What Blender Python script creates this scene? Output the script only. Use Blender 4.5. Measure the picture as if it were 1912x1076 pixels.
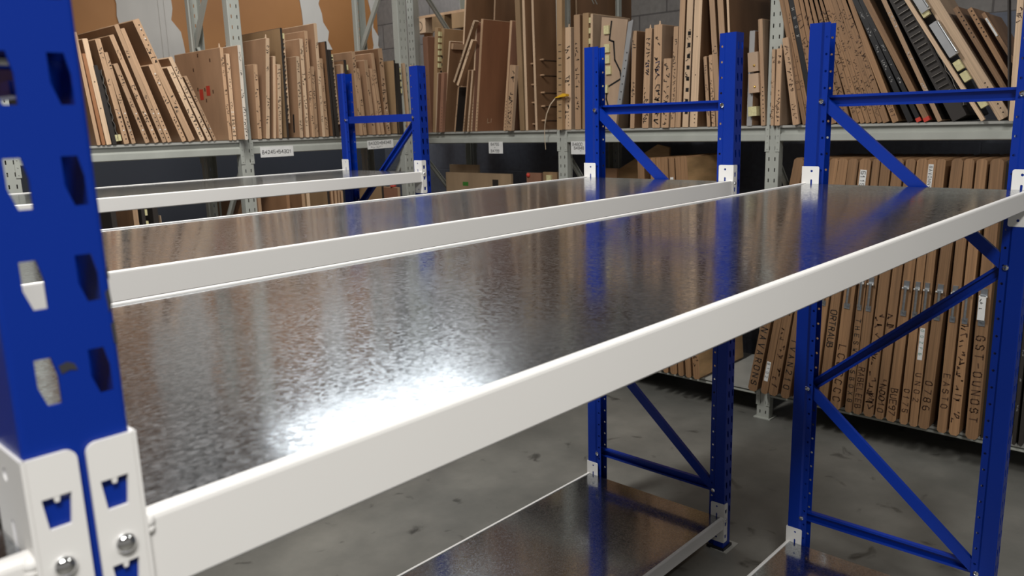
import bpy, math, random
from mathutils import Vector, Matrix
from mathutils.geometry import tessellate_polygon
for o in list(bpy.data.objects): bpy.data.objects.remove(o)
SC = bpy.context.scene
COL = SC.collection
rnd = random.Random(7)

# ------------------------------------------------------------------ camera, world, lamps, exposure
cam_d = bpy.data.cameras.new('camera'); cam = bpy.data.objects.new('camera', cam_d); COL.objects.link(cam)
cam_d.sensor_width = 36.0; cam_d.lens = 28.1978; cam_d.clip_start = 0.02; cam_d.clip_end = 60
_F, _R, _U = Vector((0.714624,0.669872,-0.201455)), Vector((0.679334,-0.733277,-0.028459)), Vector((0.166786,0.116518,0.979084))
cam.matrix_world = Matrix(((_R.x,_U.x,-_F.x,-2.69836),(_R.y,_U.y,-_F.y,-0.47597),(_R.z,_U.z,-_F.z,1.70787),(0,0,0,1)))
cam_d.dof.use_dof = True; cam_d.dof.focus_distance = 1.9; cam_d.dof.aperture_fstop = 9.0
SC.camera = cam
w = bpy.data.worlds.new('hall_ambient'); SC.world = w; w.use_nodes = True
w.node_tree.nodes['Background'].inputs[0].default_value = (1.0, 0.97, 0.92, 1)
w.node_tree.nodes['Background'].inputs[1].default_value = 0.20
SC.view_settings.view_transform = 'Standard'; SC.view_settings.look = 'None'
SC.view_settings.gamma = 1.0; SC.view_settings.use_curve_mapping = False
SC.view_settings.exposure = 0.0
SC.cycles.use_denoising = True
# fluorescent ceiling fixtures: (x, y, z, size x, size y, watts)
LAMPS = [(1.45, 4.62, 3.62, 2.3, 0.95, 36),
         (-1.6, 2.0, 4.0, 1.5, 0.35, 130),
         (-3.4, -1.6, 4.0, 1.5, 0.5, 160),
         (0.2, -1.9, 4.0, 1.5, 0.35, 28)]

# ------------------------------------------------------------------ materials
MATS = {}
def mat(name, col, rough=.55, metal=0.0, noise=None, bump=0.0, spec=.5, objvar=0.0):
    """noise = (scale xyz, amount, detail): object-space colour variation"""
    m = bpy.data.materials.new(name); m.use_nodes = True
    nt = m.node_tree; b = nt.nodes['Principled BSDF']
    b.inputs['Base Color'].default_value = (*col, 1); b.inputs['Roughness'].default_value = rough
    b.inputs['Metallic'].default_value = metal; b.inputs['Specular IOR Level'].default_value = spec
    last = None
    if noise:
        (sx, sy, sz), amt, det = noise
        tc = nt.nodes.new('ShaderNodeTexCoord'); mp = nt.nodes.new('ShaderNodeMapping')
        mp.inputs['Scale'].default_value = (sx, sy, sz)
        if objvar:
            oi = nt.nodes.new('ShaderNodeObjectInfo'); ml = nt.nodes.new('ShaderNodeMath'); ml.operation = 'MULTIPLY'
            ml.inputs[1].default_value = 30.0; nt.links.new(oi.outputs['Random'], ml.inputs[0])
            nt.links.new(ml.outputs[0], mp.inputs['Location'])
        nz = nt.nodes.new('ShaderNodeTexNoise'); nz.inputs['Scale'].default_value = 1.0; nz.inputs['Detail'].default_value = det
        nt.links.new(tc.outputs['Object'], mp.inputs['Vector']); nt.links.new(mp.outputs['Vector'], nz.inputs['Vector'])
        cr = nt.nodes.new('ShaderNodeValToRGB')
        cr.color_ramp.elements[0].position = .3; cr.color_ramp.elements[1].position = .7
        cr.color_ramp.elements[0].color = (*[c*(1-amt) for c in col], 1)
        cr.color_ramp.elements[1].color = (*[min(1, c*(1+amt)) for c in col], 1)
        nt.links.new(nz.outputs['Fac'], cr.inputs['Fac']); last = cr.outputs['Color']
        if bump:
            bp = nt.nodes.new('ShaderNodeBump'); bp.inputs['Strength'].default_value = bump; bp.inputs['Distance'].default_value = .002
            nt.links.new(nz.outputs['Fac'], bp.inputs['Height']); nt.links.new(bp.outputs['Normal'], b.inputs['Normal'])
        if objvar:
            hs = nt.nodes.new('ShaderNodeHueSaturation'); mr = nt.nodes.new('ShaderNodeMapRange')
            mr.inputs['To Min'].default_value = 1-objvar; mr.inputs['To Max'].default_value = 1+objvar
            oi2 = nt.nodes.new('ShaderNodeObjectInfo'); nt.links.new(oi2.outputs['Random'], mr.inputs['Value'])
            nt.links.new(mr.outputs['Result'], hs.inputs['Value']); nt.links.new(last, hs.inputs['Color']); last = hs.outputs['Color']
        nt.links.new(last, b.inputs['Base Color'])
    MATS[name] = m
    return m
EN = ((230, 9, 3.0), .20, 4)      # end grain along the long edge
FN = ((7, 9, 2.2), .16, 5)        # ply face
mat('edge_pale', (.60,.42,.27), .6, noise=EN, objvar=.16); mat('edge_tan', (.46,.29,.17), .6, noise=EN, objvar=.18)
mat('edge_oak', (.27,.148,.07), .6, noise=((160,9,2.5), .26, 5), objvar=.2)
mat('face_brown', (.25,.135,.07), .45, noise=FN, objvar=.2); mat('face_pink', (.38,.225,.13), .5, noise=FN, objvar=.12)
mat('face_ochre', (.33,.21,.11), .5, noise=FN, objvar=.15); mat('face_red', (.31,.155,.095), .5, noise=FN, objvar=.15)
mat('face_sienna', (.29,.13,.065), .5, noise=FN); mat('face_orange', (.36,.16,.07), .5, noise=FN)
mat('face_tan', (.46,.32,.215), .5, noise=FN, objvar=.12); mat('face_oak', (.25,.138,.068), .55, noise=FN, objvar=.15)
mat('face_ply', (.62,.38,.18), .5, noise=((5,3.5,14), .32, 3)); mat('face_dark', (.028,.022,.018), .6, noise=FN)
mat('face_black', (.012,.011,.011), .45, noise=FN); mat('face_grey', (.33,.32,.31), .55, noise=FN)
mat('face_white', (.66,.58,.48), .6, noise=EN)
mat('ink', (.018,.015,.014), .6); mat('ink_brown', (.07,.032,.016), .6); mat('ink_green', (.0,.20,.13), .6)
mat('ink_white', (.55,.53,.50), .6); mat('ink_blue', (.02,.03,.09), .6)
mat('hole_dark', (.006,.005,.005), .9); mat('stud', (.8,.78,.72), .3)
mat('paper', (.74,.73,.70), .7, noise=((30,30,30), .05, 2)); mat('rubber', (.62,.56,.30), .8, noise=((90,90,90), .12, 3))
mat('steel_rule', (.42,.39,.34), .35, .8, noise=((50,50,50), .3, 3)); mat('red_paint', (.55,.05,.03), .5); mat('yellow', (.75,.42,.02), .5)
mat('strap_pale', (.55,.43,.30), .6); mat('brass', (.75,.50,.14), .25, 1.0); mat('chrome', (.86,.86,.86), .07, 1.0)
mat('zinc', (.55,.57,.58), .32, .9, noise=((60,60,60), .15, 3)); mat('plate_grey', (.36,.36,.36), .45, .3, noise=((20,20,20), .06, 3))
mat('blue_paint', (.0015,.024,.25), .32, noise=((3,3,3), .05, 2), spec=.32)
mat('white_paint', (.77,.75,.715), .38, noise=((2,2,2), .015, 2)); mat('scuff', (.03,.03,.035), .7)
mat('grey_paint', (.41,.42,.375), .42, noise=((8,8,4), .07, 3)); mat('deck_grey', (.38,.375,.34), .5, noise=((6,6,6), .1, 3))
mat('black_plastic', (.012,.013,.02), .45); mat('lamp_housing', (.7,.7,.7), .5)
mat('plaster', (.56,.52,.47), .8, noise=((5,5,2), .06, 4), bump=.4)
mat('green_tape', (.05,.20,.03), .5); mat('card', (.36,.25,.15), .6, noise=FN)

def tree(name):
    m = bpy.data.materials.new(name); m.use_nodes = True; MATS[name] = m
    return m.node_tree, m.node_tree.nodes['Principled BSDF'], m.node_tree.nodes.new, m.node_tree.links.new
def ramp(nt, new, stops):
    r = new('ShaderNodeValToRGB'); e = r.color_ramp.elements
    while len(e) < len(stops): e.new(.5)
    for k, (p, c) in zip(e, stops): k.position = p; k.color = (*c, 1) if len(c) == 3 else c
    return r
# galvanised sheet: spangle, fine rolled streaks, soft gloss
nt, b, new, ln = tree('galvanised')
tc = new('ShaderNodeTexCoord'); geo = new('ShaderNodeNewGeometry')
mp = new('ShaderNodeMapping'); mp.inputs['Scale'].default_value = (1, 1, 1); ln(geo.outputs['Position'], mp.inputs['Vector'])
vo = new('ShaderNodeTexVoronoi'); vo.inputs['Scale'].default_value = 230; ln(mp.outputs['Vector'], vo.inputs['Vector'])
mp2 = new('ShaderNodeMapping'); mp2.inputs['Scale'].default_value = (170, 620, 1); mp2.inputs['Rotation'].default_value = (0, 0, .25); ln(geo.outputs['Position'], mp2.inputs['Vector'])
n2 = new('ShaderNodeTexNoise'); n2.inputs['Scale'].default_value = 1; n2.inputs['Detail'].default_value = 5; ln(mp2.outputs['Vector'], n2.inputs['Vector'])
n3 = new('ShaderNodeTexNoise'); n3.inputs['Scale'].default_value = 5; n3.inputs['Detail'].default_value = 4; ln(geo.outputs['Position'], n3.inputs['Vector'])
sep = new('ShaderNodeSeparateColor'); ln(vo.outputs['Color'], sep.inputs[0])
r1 = ramp(nt, new, [(0, (.37,.385,.40)), (1, (.55,.57,.59))]); ln(sep.outputs[0], r1.inputs['Fac'])
mx = new('ShaderNodeMix'); mx.data_type = 'RGBA'; mx.blend_type = 'MULTIPLY'; mx.inputs[0].default_value = .5
r2 = ramp(nt, new, [(.3, (.80,.80,.81)), (.72, (1.05,1.05,1.05))]); ln(n2.outputs['Fac'], r2.inputs['Fac'])
ln(r1.outputs['Color'], mx.inputs[6]); ln(r2.outputs['Color'], mx.inputs[7]); ln(mx.outputs[2], b.inputs['Base Color'])
b.inputs['Metallic'].default_value = 1.0
ma = new('ShaderNodeMath'); ma.operation = 'MULTIPLY_ADD'; ma.inputs[1].default_value = .12; ma.inputs[2].default_value = .02
ln(n3.outputs['Fac'], ma.inputs[0])
ma2 = new('ShaderNodeMath'); ma2.operation = 'MULTIPLY_ADD'; ma2.inputs[1].default_value = .13; ln(sep.outputs[1], ma2.inputs[0]); ln(ma.outputs[0], ma2.inputs[2])
ln(ma2.outputs[0], b.inputs['Roughness'])
bp = new('ShaderNodeBump'); bp.inputs['Strength'].default_value = .05; bp.inputs['Distance'].default_value = .00022
ln(n2.outputs['Fac'], bp.inputs['Height']); ln(bp.outputs['Normal'], b.inputs['Normal'])
b2 = new('ShaderNodeBsdfPrincipled'); b2.inputs['Metallic'].default_value = 1.0; b2.inputs['Roughness'].default_value = .33
ln(mx.outputs[2], b2.inputs['Base Color']); ln(bp.outputs['Normal'], b2.inputs['Normal'])
ms_ = new('ShaderNodeMixShader'); fac = ramp(nt, new, [(.35, (.06,.06,.06)), (.65, (.26,.26,.26))]); ln(n2.outputs['Fac'], fac.inputs['Fac']); ln(fac.outputs['Color'], ms_.inputs[0])
ln(b.outputs[0], ms_.inputs[1]); ln(b2.outputs[0], ms_.inputs[2]); ln(ms_.outputs[0], nt.nodes['Material Output'].inputs['Surface'])
# concrete floor
nt, b, new, ln = tree('concrete')
geo = new('ShaderNodeNewGeometry')
a1 = new('ShaderNodeTexNoise'); a1.inputs['Scale'].default_value = 1.6; a1.inputs['Detail'].default_value = 8; a1.inputs['Roughness'].default_value = .62; ln(geo.outputs['Position'], a1.inputs['Vector'])
r1 = ramp(nt, new, [(.3, (.105,.104,.092)), (.5, (.155,.150,.132)), (.72, (.225,.215,.188))]); ln(a1.outputs['Fac'], r1.inputs['Fac'])
a2 = new('ShaderNodeTexNoise'); a2.inputs['Scale'].default_value = 7; a2.inputs['Detail'].default_value = 6; a2.inputs['Distortion'].default_value = .6; ln(geo.outputs['Position'], a2.inputs['Vector'])
r2 = ramp(nt, new, [(.27, (.12,.11,.10)), (.36, (1,1,1))]); ln(a2.outputs['Fac'], r2.inputs['Fac'])
mx = new('ShaderNodeMix'); mx.data_type = 'RGBA'; mx.blend_type = 'MULTIPLY'; mx.inputs[0].default_value = .75
ln(r1.outputs['Color'], mx.inputs[6]); ln(r2.outputs['Color'], mx.inputs[7]); ln(mx.outputs[2], b.inputs['Base Color'])
b.inputs['Roughness'].default_value = .5
bp = new('ShaderNodeBump'); bp.inputs['Strength'].default_value = .25; bp.inputs['Distance'].default_value = .004; ln(a1.outputs['Fac'], bp.inputs['Height']); ln(bp.outputs['Normal'], b.inputs['Normal'])
# rear wall: ochre paint above, blue-grey paint below
nt, b, new, ln = tree('ochre_wall')
geo = new('ShaderNodeNewGeometry'); sx = new('ShaderNodeSeparateXYZ'); ln(geo.outputs['Position'], sx.inputs[0])
nz = new('ShaderNodeTexNoise'); nz.inputs['Scale'].default_value = 1.1; nz.inputs['Detail'].default_value = 5; ln(geo.outputs['Position'], nz.inputs['Vector'])
r1 = ramp(nt, new, [(.3, (.30,.125,.035)), (.7, (.43,.195,.065))]); ln(nz.outputs['Fac'], r1.inputs['Fac'])
st = new('ShaderNodeMath'); st.operation = 'GREATER_THAN'; st.inputs[1].default_value = 1.75; ln(sx.outputs[2], st.inputs[0])
mx = new('ShaderNodeMix'); mx.data_type = 'RGBA'; mx.inputs[6].default_value = (.05,.055,.07,1); ln(st.outputs[0], mx.inputs[0]); ln(r1.outputs['Color'], mx.inputs[7]); ln(mx.outputs[2], b.inputs['Base Color'])
b.inputs['Roughness'].default_value = .6
# block wall: bare grey blocks above, blue-grey paint below
nt, b, new, ln = tree('block_wall')
geo = new('ShaderNodeNewGeometry'); sx = new('ShaderNodeSeparateXYZ'); ln(geo.outputs['Position'], sx.inputs[0])
cx = new('ShaderNodeCombineXYZ'); ln(sx.outputs[1], cx.inputs[0]); ln(sx.outputs[2], cx.inputs[1])
bk = new('ShaderNodeTexBrick'); bk.inputs['Scale'].default_value = 1.0; bk.inputs['Brick Width'].default_value = .44; bk.inputs['Row Height'].default_value = .22
bk.inputs['Mortar Size'].default_value = .006; bk.inputs['Mortar Smooth'].default_value = .3
bk.inputs['Color1'].default_value = (.19,.175,.165,1); bk.inputs['Color2'].default_value = (.215,.20,.185,1); bk.inputs['Mortar'].default_value = (.11,.10,.095,1)
ln(cx.outputs[0], bk.inputs['Vector'])
st = new('ShaderNodeMath'); st.operation = 'GREATER_THAN'; st.inputs[1].default_value = 2.2; ln(sx.outputs[2], st.inputs[0])
mx = new('ShaderNodeMix'); mx.data_type = 'RGBA'; mx.inputs[6].default_value = (.13,.14,.17,1); ln(st.outputs[0], mx.inputs[0]); ln(bk.outputs['Color'], mx.inputs[7])
nz = new('ShaderNodeTexNoise'); nz.inputs['Scale'].default_value = 30; nz.inputs['Detail'].default_value = 6; ln(geo.outputs['Position'], nz.inputs['Vector'])
m2 = new('ShaderNodeMix'); m2.data_type = 'RGBA'; m2.blend_type = 'OVERLAY'; m2.inputs[0].default_value = .25; ln(mx.outputs[2], m2.inputs[6]); ln(nz.outputs['Fac'], m2.inputs[7])
ln(m2.outputs[2], b.inputs['Base Color']); b.inputs['Roughness'].default_value = .85
bp = new('ShaderNodeBump'); bp.inputs['Strength'].default_value = .5; bp.inputs['Distance'].default_value = .006; ln(bk.outputs['Fac'], bp.inputs['Height']); bp.invert = True; ln(bp.outputs['Normal'], b.inputs['Normal'])
nt, b, new, ln = tree('lamp_glow')
b.inputs['Base Color'].default_value = (.9,.9,.9,1); b.inputs['Emission Color'].default_value = (.93,.97,1,1); b.inputs['Emission Strength'].default_value = 6.0
mat('ceiling_paint', (.30,.31,.33), .8)

# ------------------------------------------------------------------ helpers
class MB:
    """collects polygons; build() links them as one mesh object"""
    def __init__(s): s.v = []; s.f = []; s.m = []; s.names = []
    def mi(s, name):
        if name not in s.names: s.names.append(name)
        return s.names.index(name)
    def poly(s, pts, m):
        i = len(s.v); s.v += [tuple(p) for p in pts]; s.f.append(tuple(range(i, i+len(pts)))); s.m.append(s.mi(m))
    def box(s, x0, x1, y0, y1, z0, z1, m, M=None):
        P = [Vector(p) for p in ((x0,y0,z0),(x1,y0,z0),(x1,y1,z0),(x0,y1,z0),(x0,y0,z1),(x1,y0,z1),(x1,y1,z1),(x0,y1,z1))]
        if M: P = [M @ p for p in P]
        i = len(s.v); s.v += [tuple(p) for p in P]
        for q in ((3,2,1,0),(4,5,6,7),(0,1,5,4),(1,2,6,5),(2,3,7,6),(3,0,4,7)):
            s.f.append(tuple(i+k for k in q)); s.m.append(s.mi(m))
    def prism(s, pts, f0, f1, m, mside=None, mends=None):
        """pts: 2D outline (counter-clockwise seen from the f1 end); f0, f1 map (u,v) -> 3D"""
        n = len(pts); i = len(s.v)
        s.v += [tuple(f0(*p)) for p in pts] + [tuple(f1(*p)) for p in pts]
        for k in range(n):
            j = (k+1) % n; s.f.append((i+k, i+j, i+n+j, i+n+k)); s.m.append(s.mi(mside[k] if mside else m))
        s.f.append(tuple(i+k for k in reversed(range(n)))); s.m.append(s.mi(mends[0] if mends else m))
        s.f.append(tuple(i+n+k for k in range(n))); s.m.append(s.mi(mends[1] if mends else m))
    def plate(s, outline, holes, fa, fb, m):
        """flat plate with through holes; fa, fb map 2D to the outer / inner face"""
        loops = [outline] + holes
        tris = tessellate_polygon([[Vector((p[0], p[1], 0)) for p in l] for l in loops])
        flat = [p for l in loops for p in l]
        i = len(s.v); n = len(flat)
        s.v += [tuple(fa(*p)) for p in flat] + [tuple(fb(*p)) for p in flat]
        k = s.mi(m)
        for t in tris:
            s.f.append(tuple(i+q for q in t)); s.m.append(k)
            s.f.append(tuple(i+n+q for q in reversed(t))); s.m.append(k)
        o = 0
        for l in loops:
            L = len(l)
            for q in range(L):
                a, c = o+q, o+(q+1) % L
                s.f.append((i+a, i+c, i+n+c, i+n+a)); s.m.append(k)
            o += L
    def cyl(s, p0, p1, r0, r1, m, n=12, caps=True):
        p0, p1 = Vector(p0), Vector(p1); d = (p1-p0).normalized()
        u = d.orthogonal().normalized(); v = d.cross(u); i = len(s.v)
        for p, r in ((p0, r0), (p1, r1)):
            for k in range(n):
                a = 2*math.pi*k/n; s.v.append(tuple(p + u*(r*math.cos(a)) + v*(r*math.sin(a))))
        for k in range(n):
            j = (k+1) % n; s.f.append((i+k, i+j, i+n+j, i+n+k)); s.m.append(s.mi(m))
        if caps:
            s.f.append(tuple(i+k for k in reversed(range(n)))); s.m.append(s.mi(m))
            s.f.append(tuple(i+n+k for k in range(n))); s.m.append(s.mi(m))
    def dome(s, c, d, r, h, m, n=20, rings=6):
        """spherical cap: base centre c, axis d"""
        c, d = Vector(c), Vector(d).normalized(); u = d.orthogonal().normalized(); v = d.cross(u); prev = None
        for q in range(rings+1):
            t = q/rings*math.pi/2; rr, hh = r*math.cos(t), h*math.sin(t)
            if q == rings:
                i = len(s.v); s.v.append(tuple(c+d*h))
                for k in range(n): s.f.append((prev+k, prev+(k+1) % n, i)); s.m.append(s.mi(m))
                return
            i = len(s.v)
            for k in range(n):
                a = 2*math.pi*k/n; s.v.append(tuple(c + d*hh + u*(rr*math.cos(a)) + v*(rr*math.sin(a))))
            if prev is not None:
                for k in range(n):
                    j = (k+1) % n; s.f.append((prev+k, prev+j, i+j, i+k)); s.m.append(s.mi(m))
            prev = i
    def lathe(s, c, prof, m, n=12):
        """turned about the x axis: prof = (x, radius) from end to end"""
        i = len(s.v)
        for x, r in prof:
            for k in range(n):
                a = 2*math.pi*k/n; s.v.append((c[0]+x, c[1]+r*math.cos(a), c[2]+r*math.sin(a)))
        for q in range(len(prof)-1):
            for k in range(n):
                j = (k+1) % n; s.f.append((i+q*n+k, i+q*n+j, i+(q+1)*n+j, i+(q+1)*n+k)); s.m.append(s.mi(m))
        e = i+(len(prof)-1)*n
        s.f.append(tuple(i+k for k in reversed(range(n)))); s.m.append(s.mi(m)); s.f.append(tuple(e+k for k in range(n))); s.m.append(s.mi(m))
    def build(s, name, parent=None, loc=(0,0,0), rot=(0,0,0), fix=True, smooth=False, bevel=0):
        me = bpy.data.meshes.new(name); me.from_pydata(s.v, [], s.f)
        for nme in s.names: me.materials.append(MATS[nme])
        me.polygons.foreach_set('material_index', s.m)
        if fix:
            import bmesh
            bm = bmesh.new(); bm.from_mesh(me); bmesh.ops.recalc_face_normals(bm, faces=bm.faces); bm.to_mesh(me); bm.free()
        if smooth: me.polygons.foreach_set('use_smooth', [True]*len(me.polygons))
        me.update()
        o = bpy.data.objects.new(name, me); COL.objects.link(o); o.location = loc; o.rotation_euler = rot
        if parent: o.parent = parent
        if bevel:
            bv = o.modifiers.new('bevel', 'BEVEL'); bv.width = bevel; bv.segments = 3; bv.limit_method = 'ANGLE'
        return o
def tag(o, label, cat, group=None, kind=None):
    o['label'] = label; o['category'] = cat
    if group: o['group'] = group
    if kind: o['kind'] = kind
    return o
def struct(o, label, cat): o['kind'] = 'structure'; o['label'] = label; o['category'] = cat; return o
def empty(name, loc=(0,0,0), rz=0):
    o = bpy.data.objects.new(name, None); COL.objects.link(o); o.location = loc; o.rotation_euler = (0,0,rz); o.empty_display_size = .05
    return o
def kids(o): return [c for c in bpy.data.objects if c.parent == o]
def dup(o, loc=None, rz=None, parent=None):
    c = o.copy(); COL.objects.link(c)
    if loc is not None: c.location = loc
    if rz is not None: c.rotation_euler = (0,0,rz)
    c.parent = parent
    for k in kids(o): dup(k, parent=c)
    return c
def ngon(cx, cy, r, n=8, sy=1.0): return [(cx + r*math.cos(2*math.pi*k/n+.39), cy + sy*r*math.sin(2*math.pi*k/n+.39)) for k in range(n)]

# pen strokes, glyph box 4 wide, 6 high
PEN = {'A':'00 26 40|12 32','B':'00 06 36 35 33 03|33 42 41 30 00','C':'45 36 16 05 01 10 30 41','D':'00 06 26 44 42 20 00','E':'40 00 06 46|03 33',
'F':'00 06 46|03 33','G':'45 36 16 05 01 10 30 41 43 23','H':'00 06|40 46|03 43','I':'20 26','J':'46 41 30 10 01','K':'00 06|46 03 40','L':'06 00 40',
'M':'00 06 23 46 40','N':'00 06 40 46','O':'10 01 05 16 36 45 41 30 10','P':'00 06 36 45 44 33 03','Q':'10 01 05 16 36 45 41 30 10|22 40','R':'00 06 36 45 44 33 03|23 40',
'S':'45 36 16 05 04 13 33 42 41 30 10 01','T':'20 26|06 46','U':'06 01 10 30 41 46','V':'06 20 46','W':'06 10 23 30 46','X':'00 46|06 40','Y':'06 23 46|23 20','Z':'06 46 00 40',
'0':'10 01 05 16 36 45 41 30 10','1':'14 26 20','2':'05 16 36 45 44 00 40','3':'05 16 36 45 44 33 13|33 42 41 30 10 01','4':'30 36 02 42','5':'46 06 03 33 42 41 30 10 01',
'6':'36 16 04 01 10 30 41 42 33 03','7':'06 46 10','8':'13 04 05 16 36 45 44 33 13 02 01 10 30 41 42 33','9':'10 30 42 45 36 16 05 04 13 43','-':'03 43','>':'03 43|25 43 21',',':'20 1'+'0'}
def ribbon(mb, a, c, wd, P, m):
    dx, dy = c[0]-a[0], c[1]-a[1]; L = math.hypot(dx, dy) or 1e-6
    ex, ey = dx/L*wd*.4, dy/L*wd*.4; nx, ny = -dy/L*wd/2, dx/L*wd/2
    mb.poly([P(a[0]-ex+nx, a[1]-ey+ny), P(a[0]-ex-nx, a[1]-ey-ny), P(c[0]+ex-nx, c[1]+ey-ny), P(c[0]+ex+nx, c[1]+ey+ny)], m)
def write(mb, text, P, h, m, adv=None, wd=None, jit=.35):
    """P(u,v): u along the writing, v up. returns the length"""
    k = h/6.0; u0 = 0; wd = wd or h*.13; adv = adv or 5.6*k
    for ch in text:
        for line in PEN.get(ch, '').split('|'):
            pts = [((int(q[0])+rnd.uniform(-jit, jit))*k + u0, (int(q[1])+rnd.uniform(-jit, jit))*k) for q in line.split() if len(q) == 2]
            for a, c in zip(pts, pts[1:]): ribbon(mb, a, c, wd, P, m)
        u0 += adv
    return u0
def scrawl(mb, P, n, h, m, wd=None):
    """n illegible pen marks"""
    k = h/6.0; wd = wd or h*.14
    for q in range(n):
        p = (rnd.uniform(0, 4), rnd.uniform(0, 6))
        for _ in range(rnd.choice((2, 3, 3, 4))):
            c = (min(4, max(0, p[0]+rnd.uniform(-4, 4))), min(6, max(0, p[1]+rnd.uniform(-5, 5))))
            ribbon(mb, (p[0]*k + q*5.4*k, p[1]*k), (c[0]*k + q*5.4*k, c[1]*k), wd, P, m); p = c

# ------------------------------------------------------------------ the room
XW, YW = 2.25, 5.8
mb = MB(); mb.box(-9, XW+.2, -6, YW+.2, -.1, 0, 'concrete'); struct(mb.build('floor'), 'grey stained concrete floor', 'floor')
mb = MB(); mb.box(-9, XW, YW, YW+.2, 0, 5.2, 'ochre_wall'); wb = struct(mb.build('wall_back'), 'ochre painted wall behind the left rack with bare plaster patches', 'wall')
mb = MB(); mb.box(XW, XW+.2, -6, YW+.2, 0, 5.2, 'block_wall'); struct(mb.build('wall_right'), 'grey block wall behind the right rack', 'wall')
mb = MB(); mb.box(-9, XW+.2, -6, YW+.2, 5.2, 5.3, 'ceiling_paint'); struct(mb.build('ceiling'), 'grey hall ceiling', 'ceiling')
def patch(x0, x1, z0, z1, seed):
    r = random.Random(seed); L = []; Rr = []; n = 26
    for k in range(n+1):
        z = z0 + (z1-z0)*k/n
        L.append((x0 + r.uniform(-.012, .012) + .03*math.sin(k*.5), z)); Rr.append((x1 + r.uniform(-.025, .03) + .04*math.sin(k*.8+1), z))
    mb = MB(); pts = L[::-1] + Rr
    mb.prism(pts, lambda u, v: (u, YW-.001, v), lambda u, v: (u, YW-.007, v), 'plaster'); return mb.build('plaster_patch', wb)
patch(-.16, .32, 2.22, 4.4, 1); patch(1.40, 1.66, 2.40, 4.4, 2); patch(2.16, 2.24, 2.3, 4.4, 3)
mb = MB(); mb.box(.17, .178, YW-.010, YW-.006, 2.25, 4.2, 'plaster'); mb.box(.215, .225, YW-.010, YW-.006, 2.25, 4.2, 'plaster'); mb.build('plaster_patch', wb)

for k, (x, y, z, sx_, sy_, watts) in enumerate(LAMPS):
    fx = empty('ceiling_light', (x, y, z))
    tag(fx, ['large bright light panel above the left rack', 'ceiling light above the aisle', 'ceiling light behind the camera', 'ceiling light in front of the near shelves'][k], 'lamp')
    mb = MB(); mb.box(-sx_/2-.03, sx_/2+.03, -sy_/2-.03, sy_/2+.03, .012, .09, 'lamp_housing'); mb.build('housing', fx)
    mb = MB(); mb.box(-.01, .01, -.01, .01, .09, 5.2-z, 'lamp_housing'); mb.build('hanger', fx)
    ld = bpy.data.lights.new('tube_light', 'AREA'); ld.shape = 'RECTANGLE'; ld.size = sx_; ld.size_y = sy_; ld.energy = watts; ld.color = (.90, .96, 1.0) if k == 0 else (1.0, .99, .97)
    lo = bpy.data.objects.new('tube_light', ld); COL.objects.link(lo); lo.parent = fx

# ------------------------------------------------------------------ blue shelving
WF, DP, HP, PITCH = .0573, .0675, 2.0, .0541
D = .6757; YA = 0.0; YB = .9373; YC = 2.6558; ZS, ZL = 1.4799, .1472; XN = -2.5835   # near frame (left side of its posts)
KEY = [(-.0055,.0135),(.003,.0135),(.0055,.002),(.0055,-.0135),(-.0015,-.0135),(-.0055,-.002)]
def holed_strip(mb, W0, W1, H, pitch, z0, shapes, fa, fb, m):
    """vertical strip from z=0..H, one row of holes per pitch"""
    n = int((H - z0 - pitch*.5)/pitch) + 1; zb = z0 - pitch/2
    if zb > 0: mb.plate([(W0,0),(W1,0),(W1,zb),(W0,zb)], [], fa, fb, m)
    for k in range(n):
        c = z0 + k*pitch; lo, hi = c-pitch/2, c+pitch/2
        mb.plate([(W0,lo),(W1,lo),(W1,hi),(W0,hi)], [[(cx+px, c+pz) for px, pz in sh] for cx, sh in shapes], fa, fb, m)
    if hi < H: mb.plate([(W0,hi),(W1,hi),(W1,H),(W0,H)], [], fa, fb, m)
def post_mesh(W, DD, H, pitch, z0, shapes, dot, m, t=.002, r=.003, step=.62):
    """C-section upright: face at y=0 looking -y, open towards +y"""
    mb = MB()
    holed_strip(mb, r, W-r, H, pitch, z0, shapes, lambda u, v: (u, 0, v), lambda u, v: (u, t, v), m)
    ys = DD*step
    for sgn in (0, 1):
        X = (lambda x: x) if sgn == 0 else (lambda x: W-x)
        sec = []
        for k in range(5):
            a = math.pi/2*k/4; sec.append((r - r*math.sin(a), r - r*math.cos(a)))
        sec += [(0, ys), (.006, ys+.006)]
        inn = [(r - (r-t)*math.sin(math.pi/2*k/4), r - (r-t)*math.cos(math.pi/2*k/4)) for k in range(5)] + [(t, ys-.0008), (.006+t, ys+.0052)]
        pts = sec + inn[::-1]
        mb.prism(pts, lambda u, v: (X(u), v, 0), lambda u, v: (X(u), v, H), m)
        holed_strip(mb, ys+.006, DD, H, pitch, z0, [(ys+.006+(DD-ys-.006)*.5, dot)], lambda u, v: (X(.006), u, v), lambda u, v: (X(.006+t), u, v), m)
    return mb
DOT = ngon(0, 0, .0042, 8)
kz = 1.5755 - 26*PITCH
key_cols = [(.0183, KEY), (.0460, KEY)]
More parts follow.
